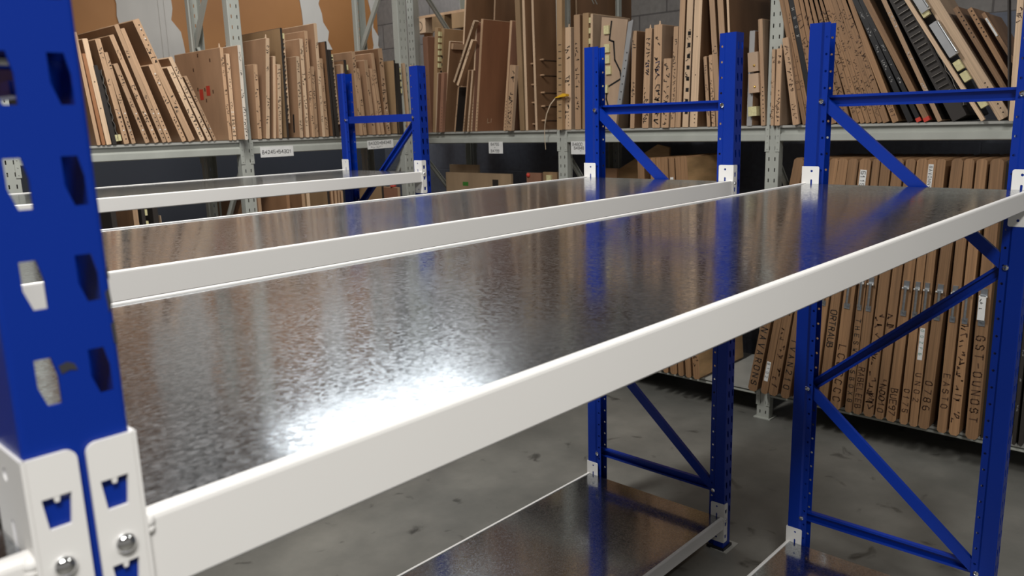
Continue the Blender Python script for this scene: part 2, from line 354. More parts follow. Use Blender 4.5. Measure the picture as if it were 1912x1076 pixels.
def channel(mb, p0, p1, web_x, open_dir, wd, dep, m):
    """C channel from p0 to p1 in the y-z plane; web lies at x = web_x, flanges run open_dir*dep"""
    a, c = Vector((0, p0[0], p0[1])), Vector((0, p1[0], p1[1])); d = (c-a).normalized(); nrm = Vector((0, -d.z, d.y)); t = .002
    def seg(n0, n1, x0, x1):
        q = [(x0, n0), (x1, n0), (x1, n1), (x0, n1)]
        mb.prism(q, lambda u, v: a - d*.018 + Vector((u, 0, 0)) + nrm*v, lambda u, v: c + d*.018 + Vector((u, 0, 0)) + nrm*v, m)
    e = open_dir*dep
    seg(-wd/2, wd/2, web_x, web_x + open_dir*t)
    seg(-wd/2, -wd/2+t, web_x + open_dir*t, web_x + e); seg(wd/2-t, wd/2, web_x + open_dir*t, web_x + e)
    lip = .006
    seg(-wd/2+t, -wd/2+t+lip, web_x + e - open_dir*t, web_x + e); seg(wd/2-t-lip, wd/2-t, web_x + e - open_dir*t, web_x + e)
def make_frame():
    fr = empty('upright_frame')
    pm = post_mesh(WF, DP, HP, PITCH, kz, key_cols, DOT, 'blue_paint')
    p1 = pm.build('post', fr); p2 = dup(p1, (WF, D, 0), math.pi, fr); p2.parent = fr
    for nm, y0 in (('foot', -.006), ('foot', D-DP-.002)):
        mb = MB(); mb.box(-.006, WF+.006, y0, y0+DP+.008, 0.0, .014, 'black_plastic'); mb.build('foot', fr)
    bo = .044; z1, z2, z3, z4 = .2485, .7502, 1.2469, 1.7494
    yf, yr = bo+.006, D-bo-.006
    for z in (z1, z4):
        mb = MB(); channel(mb, (yf, z), (yr, z), .046, -1, .038, .016, 'blue_paint'); mb.build('horizontal_brace', fr)
    for k, (pa, pb) in enumerate((((yf, z1), (yr, z2)), ((yr, z2), (yf, z3)), ((yf, z3), (yr, z4)))):
        mb = MB()
        if k == 1: channel(mb, pa, pb, .046, -1, .036, .016, 'blue_paint')
        else: channel(mb, pa, pb, .0115, 1, .036, .015, 'blue_paint')
        mb.build('diagonal_brace', fr)
    for y, z in ((yf, z1), (yr, z1), (yr, z2), (yf, z3), (yr, z4), (yf, z4)):
        mb = MB(); mb.lathe((0, y, z), [(-.003, .003), (-.002, .0062), (-.0006, .0082), (.0052, .0082), (.0053, .004), (WF-.0053, .004), (WF-.0052, .008), (WF+.001, .008), (WF+.003, .004)], 'chrome'); mb.build('bolt', fr)
    return fr
frame = make_frame()
GF = 'blue upright frames of the new shelving'
tag(frame, 'blue upright frame ending the nearest shelf row at the right edge of the photo', 'shelf frame', GF)
for loc, rz, lab in (((0, YB, 0), 0, 'blue upright frame ending the middle shelf row, with grey shim under its front foot'),
                     ((WF, YC+D, 0), math.pi, 'blue upright frame ending the farthest shelf row, in front of the grey corner uprights'),
                     ((XN, 0, 0), 0, 'close-up blue upright frame at left with rows of keyholes and dark scuffs'),
                     ((XN, YB, 0), 0, 'blue upright frame at the hidden left end of the middle shelf row'),
                     ((XN+WF, YC+D, 0), math.pi, 'blue upright frame at the hidden left end of the farthest shelf row'),
                     ((2*XN, 0, 0), 0, 'blue upright frame at the far left end of the neighbouring bay')):
    c = dup(frame, loc, rz); c['label'] = lab
    if loc == (XN, 0, 0): near = c
    if loc == (0, YB, 0):
        mb = MB(); mb.box(-.01, WF+.035, -.02, .05, 0.0, .003, 'deck_grey'); mb.build('shim_plate', c)
# dark scuffs on the near post (its own marks)
def onface(pts):
    mb = MB(); mb.poly([(x-XN, -.0004, z) for x, z in pts], 'scuff'); mb.build('scuff_mark', near)
onface([(-2.5592,1.5835),(-2.5545,1.5850),(-2.5508,1.5830),(-2.5495,1.5790),(-2.5535,1.5800),(-2.5580,1.5785)])
onface([(-2.5298,1.6200),(-2.5275,1.6225),(-2.5268,1.6130),(-2.5290,1.6080)])
onface([(-2.5290,1.6010),(-2.5268,1.6030),(-2.5266,1.5880),(-2.5285,1.5905)])
onface([(-2.5279,1.6330),(-2.5266,1.6340),(-2.5266,1.6270),(-2.5276,1.6280)])

# --- beams: welded box section with a step, connector plates at both ends
LB = XN*-1 - WF      # clear span between posts
HB = .0546
TRAP = [(-.0078,.009),(.0078,.009),(.0057,-.0098),(-.0057,-.0098)]
def rrect(x0, x1, z0, z1, rl, rr, n=4):
    pts = []
    for (cx, cz, r, a0) in ((x1-rr, z0+rr, rr, -90), (x1-rr, z1-rr, rr, 0), (x0+rl, z1-rl, rl, 90), (x0+rl, z0+rl, rl, 180)):
        for k in range(n+1):
            if r == 0 and k: break
            a = math.radians(a0 + 90*k/n); pts.append((cx + r*math.cos(a), cz + r*math.sin(a)))
    return pts
CT, CBt = .0557, -.110
def connector(mb, s):
    """s=+1: plate on the right side of the post at a beam's left end, x=0 at the beam end; s=-1 mirrored"""
    t = .0025; ox = 0.0
    def hx(c, sh): return [(c + px, z) for px, z in sh]
    holes = [[(-.0130+px, zc+pz) for px, pz in TRAP] for zc in (.0222, -.0319, -.086)]
    mb.plate(rrect(-.0262, .0, CBt, CT, .006, .0, 5), holes, lambda u, v: (s*u, -.0035, v), lambda u, v: (s*u, -.0010, v), 'white_paint')
    for zc in (.0222, -.0319, -.086):   # punched hook tabs
        mb.prism([(-.0150, zc+.0100), (-.0110, zc+.0100), (-.0120, zc+.0055), (-.0142, zc+.0055)], lambda u, v: (s*u, -.0033, v), lambda u, v: (s*u, .0035, v), 'white_paint')
    sh = [ngon(.030, .040, .0042, 10), rrect(.0268, .0332, -.016, .012, .003, .003, 3), ngon(.030, -.092, .0042, 10)]
    mb.plate(rrect(-.0035, .0555, CBt, CT, .0, .006, 5), sh, lambda u, v: (s*.0022, u, v), lambda u, v: (s*-.0003, u, v), 'white_paint')
    # rounded fold between the two plates
    a = [(0, -.0035), (.0012, -.0031), (.0019, -.0023), (.0022, -.001), (0, -.001)]
    mb.prism(a, lambda u, v: (s*u, v, CBt), lambda u, v: (s*u, v, CT), 'white_paint')
def make_beam():
    L = LB; mb = MB(); h = HB
    sec = [(.0,-h+.003),(.0,-.0045),(.0006,-.0022),(.0020,-.0007),(.0042,0),(.0105,0),(.0118,-.0012),(.0120,-.030),(.036,-.030),(.036,-h),(.003,-h)]
    mb.prism(sec, lambda u, v: (.0022, u, v), lambda u, v: (L-.0022, u, v), 'white_paint')
    bm = mb.build('shelf_beam')
    for s, x in ((1, 0), (-1, L)):
        mb = MB(); connector(mb, s); c = mb.build('connector', bm, (x, 0, 0))
        mb = MB(); mb.dome((s*-.0118, -.0035, -.0108), (0, -1, 0), .0064, .0050, 'chrome', 24, 8); mb.build('bolt', c, smooth=True)
        mb = MB()
        for k in range(2): mb.dome((s*.0042, .0005, -.0045-.005*k), (s*.6, -1, .3), .0046-.001*k, .0032, 'white_paint', 14, 5)
        mb.build('weld_bead', c, smooth=True)
    return bm
beam = make_beam(); GB = 'white shelf beams'
def place_beam(x, y, z, rear, lab, first=False):
    o = beam if first else dup(beam)
    o.location = (x, y, z) if not rear else (x+LB, y, z); o.rotation_euler = (0, 0, math.pi if rear else 0)
    tag(o, lab, 'shelf beam', GB); return o
XB = XN + WF
place_beam(XB, 0, ZS, 0, 'big white front beam running across the picture from the near blue post', True)
place_beam(XB, D, ZS, 1, 'white rear beam of the nearest top shelf, only its thin top lip showing')
place_beam(XB, YB, ZS, 0, 'white front beam of the middle top shelf')
place_beam(XB, YB+D, ZS, 1, 'white rear beam of the middle top shelf')
place_beam(XB, YC, ZS, 0, 'white front beam of the farthest top shelf')
place_beam(XB, YC+D, ZS, 1, 'white rear beam of the farthest top shelf')
place_beam(XB, 0, ZL, 0, 'white front beam of the nearest bottom shelf')
place_beam(XB, D, ZL, 1, 'white rear beam of the nearest bottom shelf at lower right')
place_beam(XB, YB, ZL, 0, 'white front beam of the middle bottom shelf above the shimmed foot')
place_beam(XB, YB+D, ZL, 1, 'white rear beam of the middle bottom shelf, along its left side')
place_beam(2*XN+WF, 0, ZS, 0, 'white beam of the neighbouring bay at the left picture edge')
place_beam(2*XN+WF, D, ZS, 1, 'white rear beam of the neighbouring bay at left')

def make_panel():
    mb = MB(); l = LB/2 - .0032
    mb.box(0, l, .0135, D-.0135, -.0275, -.0030, 'galvanised')
    return mb.build('shelf_panel')
pan = make_panel(); GP = 'galvanised shelf panels'
first = True
for x0, y, z, nm in ((XB, 0, ZS, 'nearest top shelf'), (XB, YB, ZS, 'middle top shelf'), (XB, YC, ZS, 'farthest top shelf'),
                     (XB, 0, ZL, 'nearest bottom shelf'), (XB, YB, ZL, 'middle bottom shelf'), (2*XN+WF, 0, ZS, 'neighbouring bay at left')):
    for k in (0, 1):
        o = pan if first else dup(pan); first = False
        o.location = (x0 + .0026 + k*(LB/2 - .0025), y, z)
        tag(o, 'shiny galvanised panel, %s half of the %s' % (('left', 'right')[k], nm), 'shelf panel', GP)

# ------------------------------------------------------------------ old grey pallet racking
SLOT = [(-.0032,-.010),(.0032,-.010),(.0032,.010),(-.0032,.010)]
def grey_frame(H, dep):
    fr = empty('rack_upright')
    pm = post_mesh(.076, .062, H, .0575, .04, [(.021, SLOT), (.055, SLOT)], ngon(0, 0, .003, 6), 'grey_paint', r=.004, step=.6)
    p1 = pm.build('post', fr); dup(p1, (.076, dep, 0), math.pi, fr)
    z = .25; k = 0
    while z < H-.5:
        a, c = ((.03, z), (dep-.03, z+.62)) if k % 2 == 0 else ((dep-.03, z), (.03, z+.62))
        mb = MB(); channel(mb, a, c, .02 if k % 2 else .05, 1 if k % 2 else -1, .034, .018, 'grey_paint'); mb.build('diagonal_brace', fr); z += .66; k += 1
    for y in (-.012, dep-.074):
        mb = MB(); mb.box(-.012, .088, y, y+.086, 0, .006, 'grey_paint'); mb.build('base_plate', fr)
    return fr
gl = grey_frame(3.0, .50); GR = 'grey perforated rack uprights'
YL, XR = 3.88, 1.461
tag(gl, 'grey perforated rack upright standing between the two left bays', 'rack frame', GR); gl.location = (-.314, YL, 0)
for x, lab in ((-1.54, 'grey rack upright glimpsed through a keyhole of the near blue post'), (.91, 'grey rack upright at the end of the left rack, left one of the corner pair')):
    c = dup(gl, (x, YL, 0)); c['label'] = lab
gr = grey_frame(3.0, .62)
tag(gr, 'grey rack upright behind the yellow strap', 'rack frame', GR); gr.location = (XR, 2.968, 0); gr.rotation_euler = (0, 0, -math.pi/2)
for y, lab in ((4.438, 'grey rack upright starting the right rack, right one of the corner pair'), (1.513, 'tall grey perforated upright right of the middle blue frame'), (.055, 'grey rack upright beyond the right picture edge')):
    c = dup(gr, (XR, y, 0)); c['label'] = lab
def grey_beam(L, z0, z1, dep):
    mb = MB(); h = z1-z0
    sec = [(.0, .004), (.004, 0), (.045, 0), (.045, h), (.014, h), (.014, h*.62), (.0, h*.50)]
    mb.prism(sec, lambda u, v: (0, u, z0+v), lambda u, v: (L, u, z0+v), 'grey_paint')
    o = mb.build('rack_beam')
    for x in (0, L-.004):
        mb = MB(); mb.box(x-.02 if x == 0 else x, x+.004 if x == 0 else x+.024, -.004, .0, z0-.055, z1+.01, 'grey_paint')
        for k in range(4): mb.cyl((x+(-.008 if x == 0 else .012), -.004, z0-.04+k*.035), (x+(-.008 if x == 0 else .012), -.0065, z0-.04+k*.035), .004, .003, 'grey_paint', 6)
        mb.build('connector', o)
    return o
def grey_deck(L, z, dep):
    mb = MB(); mb.box(.004, L-.004, -.006, dep, z-.012, z, 'deck_grey'); return mb.build('rack_deck')
ZU0, ZU1, ZUD = 1.572, 1.643, 1.655
def rack_level(origin, rz, L, dep, where, z0, z1, zd):
    a = grey_beam(L, z0, z1, dep); a.location = origin; a.rotation_euler = (0, 0, rz); tag(a, 'grey front rack beam, ' + where, 'rack beam', 'grey rack beams')
    off = Vector((math.cos(rz+math.pi/2), math.sin(rz+math.pi/2), 0))*dep
    r = grey_beam(L, z0, z1, dep); r.location = Vector(origin) + off + Vector((math.cos(rz), math.sin(rz), 0))*L; r.rotation_euler = (0, 0, rz+math.pi); tag(r, 'grey rear rack beam, ' + where, 'rack beam', 'grey rack beams')
    d = grey_deck(L, zd, dep); d.location = origin; d.rotation_euler = (0, 0, rz); tag(d, 'flat grey deck carrying boards, ' + where, 'rack shelf', 'grey rack shelves')
LL = 1.226 - .076
for x, nm in ((-1.54, 'left bay of the left rack'), (-.314, 'middle bay of the left rack')):
    rack_level((x+.076, YL, 0), 0, LL, .50, nm+', upper level', ZU0, ZU1, ZUD)
    rack_level((x+.076, YL, 0), 0, LL, .50, nm+', floor level', .10, .158, .17)
RL = 1.456 - .076
for y, nm in ((4.438, 'corner bay of the right rack'), (2.968, 'middle bay of the right rack'), (1.513, 'right-hand bay of the right rack')):
    rack_level((XR, y-.076, 0), -math.pi/2, RL if y < 4.4 else 1.47-.076, .62, nm+', upper level', ZU0, ZU1, ZUD)
    rack_level((XR, y-.076, 0), -math.pi/2, RL if y < 4.4 else 1.47-.076, .62, nm+', floor level', .135, .160, .172)

# paper shelf labels
def shelf_label(loc, rz, wdt, hgt, lines, lab, tilt=0):
    mb = MB(); mb.box(0, wdt, -.0012, 0, -hgt, 0, 'paper')
    for txt, u, v, h in lines:
        P = lambda a, c: (u+a, -.0017, v+c)
        if txt[0] == '~': scrawl(mb, P, int(txt[1:]), h, 'ink')
        else: write(mb, txt, P, h, 'ink', jit=.2, wd=h*.15)
    o = mb.build('paper_label', None, loc, (0, tilt, rz), fix=False); tag(o, lab, 'paper label', 'paper shelf labels'); return o
shelf_label((-.190, YL-.0015, 1.612), 0, .222, .062, [('B4245>B4301', .012, -.042, .0195)], 'white paper label reading B4245 to B4301 on the grey beam')
shelf_label((.592, YL-.0015, 1.620), 0, .218, .056, [('B4320>B4348', .012, -.028, .0185), ('~9', .030, -.050, .012)], 'white paper label reading B4320 to B4348 with a second small line', -.02)
shelf_label((XR-.0015, 3.608, 1.582), -math.pi/2, .138, .083, [('B4755', .022, -.028, .018), ('>', .055, -.049, .014), ('B4799', .022, -.074, .018)], 'small square white label reading B4755 to B4799 under the right rack beam')
shelf_label((XR-.0015, 2.856, 1.580), -math.pi/2, .125, .083, [('B4800', .014, -.028, .018), ('B4848', .026, -.052, .018), ('~1', .075, -.074, .014)], 'white label reading B4800 to B4848 beside the middle blue frame')

# side, place, depth offset, shelf z, thickness, depth, height, lean, face, edge, details, look
BOARDS = [
('L1', -1.447, 0.0, 1.657, 0.0182, 0.48, 0.572, 0.1118, 'black', 'black', '', 'black board glimpsed through the top keyhole of the blue post'),
('L1', -1.104, 0.0, 1.657, 0.0181, 0.5, 0.549, -0.0808, 'brown', 'tan', '', 'thin tan board edge'),
('L1', -1.079, 0.0, 1.657, 0.0169, 0.5, 0.449, -0.089, 'orange', 'orange', '', 'orange-brown thin board'),
('L1', -1.058, 0.0, 1.657, 0.0262, 0.5, 0.521, -0.0992, 'brown', 'pale', 'k', 'wide pale board with one small hole'),
('L1', -1.027, 0.0, 1.657, 0.0212, 0.5, 0.395, -0.1185, 'dark', 'dark', 'bl r2', 'dark cutting die with wavy grey rule and two cream rubber blocks'),
('L1', -0.97, 0.0, 1.657, 0.0269, 0.5, 0.525, -0.1515, 'brown', 'tan', 's3 n7', 'tan board with writing and nail holes'),
('L1', -0.931, 0.0, 1.657, 0.0216, 0.5, 0.464, -0.1858, 'brown', 'tan', 's3 n7', 'short tan board with writing'),
('L1', -0.861, 0.0, 1.657, 0.0244, 0.5, 0.417, -0.2804, 'brown', 'tan', 's3 n7', 'short tan board with writing and nail holes'),
('L1', -0.812, 0.0, 1.657, 0.0247, 0.5, 0.566, -0.2993, 'brown', 'tan', 's3 n7', 'tall tan board with writing'),
('L1', -0.769, 0.0, 1.657, 0.0237, 0.5, 0.619, -0.2935, 'brown', 'tan', 's2 n8', 'tall tan board with a close twin'),
('L1', -0.741, 0.0, 1.657, 0.0238, 0.5, 0.603, -0.3027, 'brown', 'tan', 'n8', 'right-hand board of the close pair'),
('L1', -0.661, 0.0, 1.657, 0.0257, 0.5, 0.424, -0.3293, 'brown', 'tan', 's3 n6 w', 'short tan board under the tallest one'),
('L1', -0.623, 0.0, 1.657, 0.0373, 0.5, 0.663, -0.3548, 'brown', 'tan', 's2 n6t w', 'tallest leaning board with white studs near its top'),
('L1', -0.556, 0.0, 1.657, 0.0278, 0.5, 0.419, -0.3544, 'brown', 'pale', 's4 n6', 'short pale board with dark writing'),
('L1', -0.513, 0.0, 1.657, 0.0235, 0.5, 0.476, -0.3755, 'brown', 'pale', 's4 n6', 'pale board with large writing'),
('L1', -0.48, 0.0, 1.657, 0.0179, 0.5, 0.372, -0.3668, 'brown', 'tan', 's4 n5', 'shortest leaning board of the group'),
('L1', -0.387, 0.0, 1.657, 0.0197, 0.56, 0.511, -0.0059, 'pink', 'tan', 's5 p R', 'wide pinkish board with two red patches on its face'),
('L1', -0.362, 0.0, 1.657, 0.0215, 0.5, 0.478, 0.0114, 'pink', 'pale', 's4 N7', 'upright board with two columns of nail holes'),
('L1', -0.314, 0.0, 1.657, 0.0202, 0.42, 0.431, 0.0169, 'pink', 'pale', 's4 n7', 'short pale board beside the grey upright'),
('L1', -0.33, -0.075, 1.657, 0.02, 0.5, 0.52, 0.0135, 'pink', 'white', 's5 n7', 'pale board standing proud in front of the grey upright'),
('L2', -0.205, 0.0, 1.657, 0.0261, 0.45, 0.426, 0.0297, 'pink', 'tan', 's4', 'short tan board right of the grey upright'),
('L2', -0.152, 0.0, 1.657, 0.0246, 0.48, 0.578, 0.0941, 'pink', 'pale', 's4 p', 'tall pale board with clear writing'),
('L2', -0.091, 0.02, 1.657, 0.0179, 0.3, 0.479, 0.0877, 'pink', 'pale', '', 'pale board tip beside the holed board'),
('L2', -0.068, 0.0, 1.657, 0.0235, 0.3, 0.431, 0.069, 'pink', 'pale', 's5 q4', 'board with a row of dark hexagon holes on its face'),
('L2', -0.012, 0.0, 1.657, 0.0147, 0.6, 0.639, 0.0208, 'ochre', 'dark', 'bg r1', 'tall dark-edged cutting die with a grid of steel rule'),
('L2', 0.077, 0.0, 1.657, 0.0246, 0.35, 0.481, 0.0363, 'pink', 'pale', 's4 f', 'pale board with a dark slot in its face'),
('L2', 0.121, 0.0, 1.657, 0.0249, 0.5, 0.585, 0.0113, 'pink', 'pale', 's4', 'tall pale board with writing'),
('L2', 0.165, 0.0, 1.657, 0.0233, 0.5, 0.633, 0.0013, 'pink', 'tan', 's4', 'tall tan board with writing'),
('L2', 0.19, 0.0, 1.657, 0.0215, 0.3, 0.425, 0.0099, 'pink', 'tan', 's4', 'short tan board between taller ones'),
('L2', 0.241, 0.0, 1.657, 0.0218, 0.5, 0.681, -0.0062, 'pink', 'pale', 's5', 'tallest pale board of the bay'),
('L2', 0.265, 0.0, 1.657, 0.024, 0.3, 0.475, -0.0137, 'pink', 'tan', 's4', 'short tan board beside the tallest'),
('L2', 0.319, 0.0, 1.657, 0.0142, 0.35, 0.578, -0.0215, 'brown', 'dark', 'x:DWA11', 'brown board with letters on its face and a dark edge'),
('L2', 0.344, 0.0, 1.657, 0.0245, 0.5, 0.529, -0.0372, 'dark', 'dark', 'bg r1', 'dark cutting die with steel rule and one cream rubber block'),
('L2', 0.405, 0.0, 1.657, 0.0207, 0.4, 0.444, 0.0165, 'pink', 'pale', '', 'pale board behind the blue post top'),
('L2', 0.455, 0.0, 1.657, 0.021, 0.45, 0.472, -0.0382, 'brown', 'dark', 'r1', 'dark-edged board topped by a cream rubber block'),
('L2', 0.527, 0.0, 1.657, 0.0257, 0.4, 0.527, -0.0413, 'pink', 'tan', 's3', 'tan board with writing above the blue crossbar'),
('L2', 0.559, 0.0, 1.657, 0.0259, 0.3, 0.423, -0.0645, 'pink', 'tan', 's3', 'short tan board above the blue crossbar'),
('L2', 0.631, 0.0, 1.657, 0.0287, 0.4, 0.478, -0.0698, 'pink', 'tan', 's3', 'tan board left of the close pair'),
('L2', 0.678, 0.0, 1.657, 0.0223, 0.3, 0.426, -0.0916, 'pink', 'tan', 's2', 'shorter board of the close pair'),
('L2', 0.705, 0.0, 1.657, 0.0269, 0.45, 0.525, -0.0984, 'pink', 'tan', 's2', 'taller board of the close pair'),
('L2', 0.748, 0.0, 1.657, 0.0364, 0.72, 0.556, -0.0597, 'brown', 'tan', 's4 n9', 'very wide board with writing down its edge'),
('L2', 0.84, 0.0, 1.657, 0.014, 0.3, 0.486, 0.0026, 'ochre', 'dark', 'k', 'ochre board with a dark square hole in its face'),
('L2', 0.858, 0.0, 1.657, 0.0376, 0.4, 0.465, -0.0161, 'ochre', 'dark', 'r4', 'die board with a column of cream rubber blocks'),
('L2', 0.936, 0.0, 1.657, 0.0239, 0.4, 0.468, -0.0445, 'ochre', 'pale', '', 'ochre board left of the blue post'),
('L2', 1.006, 0.0, 1.657, 0.0244, 0.3, 0.456, -0.0255, 'ochre', 'tan', '', 'board half hidden behind the blue post'),
('R1', -4.287, 0.03, 1.655, 0.0558, 0.3, 0.708, -0.0024, 'red', 'red', 'k', 'reddish board leaning against the grey corner upright'),
('R1', -4.214, 0.02, 1.655, 0.0365, 0.03, 0.762, 0.1034, 'ochre', 'ochre', 'r6', 'ochre die board with a column of cream blocks'),
('R1', -4.202, 0.05, 1.655, 0.0362, 0.4, 0.756, 0.1368, 'ochre', 'ochre', 'h3', 'board with a stack of square slots'),
('R1', -4.131, -0.03, 1.655, 0.0131, 0.2, 0.435, 0.1254, 'red', 'pale', '', 'short thin board with a pale edge'),
('R1', -4.086, -0.03, 1.655, 0.0324, 0.03, 0.432, 0.1301, 'red', 'red', 'n8', 'short reddish board with nail holes'),
('R1', -4.077, 0.0, 1.655, 0.0147, 0.5, 0.657, 0.1684, 'brown', 'pale', 'c', 'brown board with a wooden cleat along its top'),
('R1', -3.954, 0.0, 1.655, 0.0142, 0.4, 0.329, 0.184, 'dark', 'tan', 'k', 'short dark board under the leaning strips'),
('R1', -4.028, 0.12, 1.655, 0.0152, 0.55, 1.198, 0.1252, 'brown', 'pale', '', 'very tall brown board with a thin pale edge'),
('R1', -3.841, -0.02, 1.655, 0.0139, 0.15, 0.438, 0.1848, 'brown', 'tan', 'n5', 'short thin board right of the leaning strips'),
('R1', -3.796, -0.02, 1.655, 0.0165, 0.02, 0.435, 0.1701, 'brown', 'pale', 'n5', 'short pale-edged board'),
('R1', -3.778, 0.0, 1.655, 0.0138, 0.2, 0.759, 0.1247, 'red', 'pale', 'n9', 'reddish board with a pale nail-holed edge'),
('R1', -3.733, 0.0, 1.655, 0.0218, 0.6, 0.772, 0.1326, 'sienna', 'tan', 'n9 m', 'wide red-brown board with a big bare face'),
('R1', -3.904, 0.33, 1.655, 0.0148, 0.42, 1.152, 0.0913, 'brown', 'pale', '', 'tall brown board standing behind the red-brown one'),
('R1', -3.451, 0.0, 1.655, 0.0204, 0.3, 0.733, 0.1269, 'red', 'tan', 'n9', 'reddish board right of the big red-brown face'),
('R1', -3.4, -0.03, 1.655, 0.0551, 0.03, 0.436, 0.1325, 'tan', 'tan', 's3 N8', 'short wide tan board with specks of writing'),
('R1', -3.294, 0.0, 1.655, 0.0444, 0.3, 1.056, -0.02, 'ochre', 'ochre', 'r3', 'ochre die board with three cream blocks'),
('R1', -3.24, 0.0, 1.655, 0.022, 0.3, 0.981, -0.0069, 'brown', 'pale', 'g4', 'thin pale-edged board with pegs'),
('R1', -3.153, 0.0, 1.655, 0.0191, 0.72, 0.988, -0.0145, 'brown', 'pale', 'g5', 'tall brown board with peg rows on a broad face'),
('R1', -2.936, -0.035, 1.655, 0.0451, 0.03, 0.954, 0.0171, 'ochre', 'ochre', 'h12', 'ochre die with many horizontal slits'),
('R2', -2.904, 0.0, 1.655, 0.0603, 0.3, 0.637, 0.0129, 'tan', 'pale', 's3 n9 p', 'broad pale board with writing and a peg on top'),
('R2', -2.813, 0.0, 1.655, 0.0481, 0.4, 0.706, 0.0009, 'brown', 'tan', 's3', 'tan board left of the blue post'),
('R2', -2.754, 0.0, 1.655, 0.0474, 0.4, 0.708, 0.0166, 'ochre', 'ochre', 'r3', 'ochre die with cream blocks above the blue post'),
('R2', -2.937, 0.18, 1.655, 0.0114, 0.72, 1.076, -0.0049, 'brown', 'pale', '', 'tall wide brown board standing at the back'),
('R2', -2.692, 0.0, 1.655, 0.017, 0.4, 0.699, 0.017, 'tan', 'pale', 's2', 'pale board right behind the blue post'),
('R2', -2.387, 0.0, 1.655, 0.0313, 0.3, 0.568, 0.0289, 'brown', 'tan', 's2', 'brown board right of the black gap'),
('R2', -2.301, 0.0, 1.655, 0.0457, 0.3, 0.572, 0.0375, 'tan', 'tan', 's4 B p', 'tan board with a dark blue mark and a pointed peg'),
('R2', -2.229, 0.0, 1.655, 0.0559, 0.3, 0.587, 0.0171, 'tan', 'tan', 's4 B n7 p', 'double tan board with a dark blue mark'),
('R2', -2.16, -0.01, 1.655, 0.0512, 0.2, 0.392, 0.0356, 'tan', 'tan', 's3 n6', 'short broad tan board under a brown block'),
('R2', -2.104, 0.0, 1.655, 0.0307, 0.3, 0.565, 0.0307, 'brown', 'tan', 's5', 'narrow tan board covered in writing'),
('R2', -2.071, 0.0, 1.655, 0.0357, 0.3, 0.84, 0.0325, 'brown', 'tan', 'g3', 'tall tan board with three wooden pegs'),
('R2', -2.023, 0.0, 1.655, 0.0388, 0.25, 0.835, 0.0302, 'tan', 'pale', 's4 h8', 'pale ladder-like die with square windows'),
('R2', -1.974, 0.0, 1.655, 0.0486, 0.45, 0.829, 0.0279, 'brown', 'pale', 'k n6', 'tall pale board with a jagged notch'),
('R2', -1.862, 0.0, 1.655, 0.0202, 0.3, 0.387, -0.0834, 'brown', 'tan', 's3', 'short tan board leaning against taller ones'),
('R2', -1.832, 0.0, 1.655, 0.0217, 0.25, 0.393, -0.0747, 'brown', 'tan', 's4', 'short tan board covered in scribbles'),
('R2', -1.805, 0.0, 1.655, 0.033, 0.35, 0.821, -0.0884, 'brown', 'tan', 's1', 'tall leaning tan board left of the tall blue post'),
('R2', -1.757, 0.0, 1.655, 0.0357, 0.35, 0.815, -0.0878, 'brown', 'tan', '', 'tall leaning tan board behind the tall blue post'),
('R2', -1.711, 0.0, 1.655, 0.0129, 0.5, 0.807, -0.0738, 'brown', 'pale', '', 'thin pale-edged board behind the tall blue post'),
('R2', -1.622, 0.0, 1.655, 0.0313, 0.3, 0.498, 0.0043, 'pink', 'grey', 'k', 'greyish board right of the tall blue post'),
('R2', -1.538, 0.0, 1.655, 0.0244, 0.15, 0.554, -0.066, 'tan', 'tan', 'n9 c2', 'board with brass-screwed blocks beside the grey upright'),
('R3', -1.475, -0.02, 1.655, 0.018, 0.3, 0.392, -0.0158, 'tan', 'tan', 's3', 'short tan board at the foot of the grey upright'),
('R3', -1.453, -0.02, 1.655, 0.0297, 0.3, 0.393, -0.0058, 'tan', 'tan', 's2 n8 p', 'short tan board with nail holes and a white peg'),
('R3', -1.352, -0.02, 1.655, 0.034, 0.02, 0.448, -0.1715, 'tan', 'tan', 's4', 'short leaning board with writing'),
('R3', -1.307, 0.0, 1.655, 0.024, 0.45, 0.831, -0.2375, 'oak', 'oak', 't:IJOT', 'first broad oak board of the leaning fan'),
('R3', -1.28, 0.0, 1.655, 0.0211, 0.45, 0.828, -0.2406, 'oak', 'oak', 's5', 'second oak board of the leaning fan'),
('R3', -1.257, 0.0, 1.655, 0.0263, 0.45, 0.824, -0.2394, 'black', 'black', 'W:HOOX', 'black-painted board with white letters between oak boards'),
('R3', -1.227, 0.0, 1.655, 0.0287, 0.45, 0.822, -0.2466, 'oak', 'oak', 's5', 'oak board right of the black lettered one'),
('R3', -1.195, 0.0, 1.655, 0.0296, 0.45, 0.821, -0.2579, 'oak', 'oak', 's4', 'oak board crossing behind the blue post top'),
('R3', -1.163, 0.0, 1.655, 0.0318, 0.45, 0.82, -0.271, 'oak', 'oak', 's3', 'oak board just right of the blue post top'),
('R3', -1.127, 0.0, 1.655, 0.0313, 0.45, 0.821, -0.2879, 'oak', 'oak', 't:FDFL', 'broad oak board with large letters'),
('R3', -1.093, 0.0, 1.655, 0.0328, 0.45, 0.821, -0.3045, 'oak', 'oak', 's6', 'oak board with writing low on its edge'),
('R3', -1.046, 0.0, 1.655, 0.0288, 0.45, 0.826, -0.338, 'oak', 'oak', 's6', 'oak board starting the tight middle stack'),
('R3', -1.014, 0.0, 1.655, 0.0223, 0.45, 0.826, -0.3518, 'oak', 'oak', 's7', 'second oak board of the tight middle stack'),
('R3', -0.988, 0.0, 1.655, 0.0232, 0.45, 0.824, -0.356, 'oak', 'oak', 's7', 'third oak board of the tight middle stack'),
('R3', -0.961, 0.0, 1.655, 0.0242, 0.45, 0.823, -0.362, 'oak', 'oak', 's7', 'fourth oak board of the tight middle stack'),
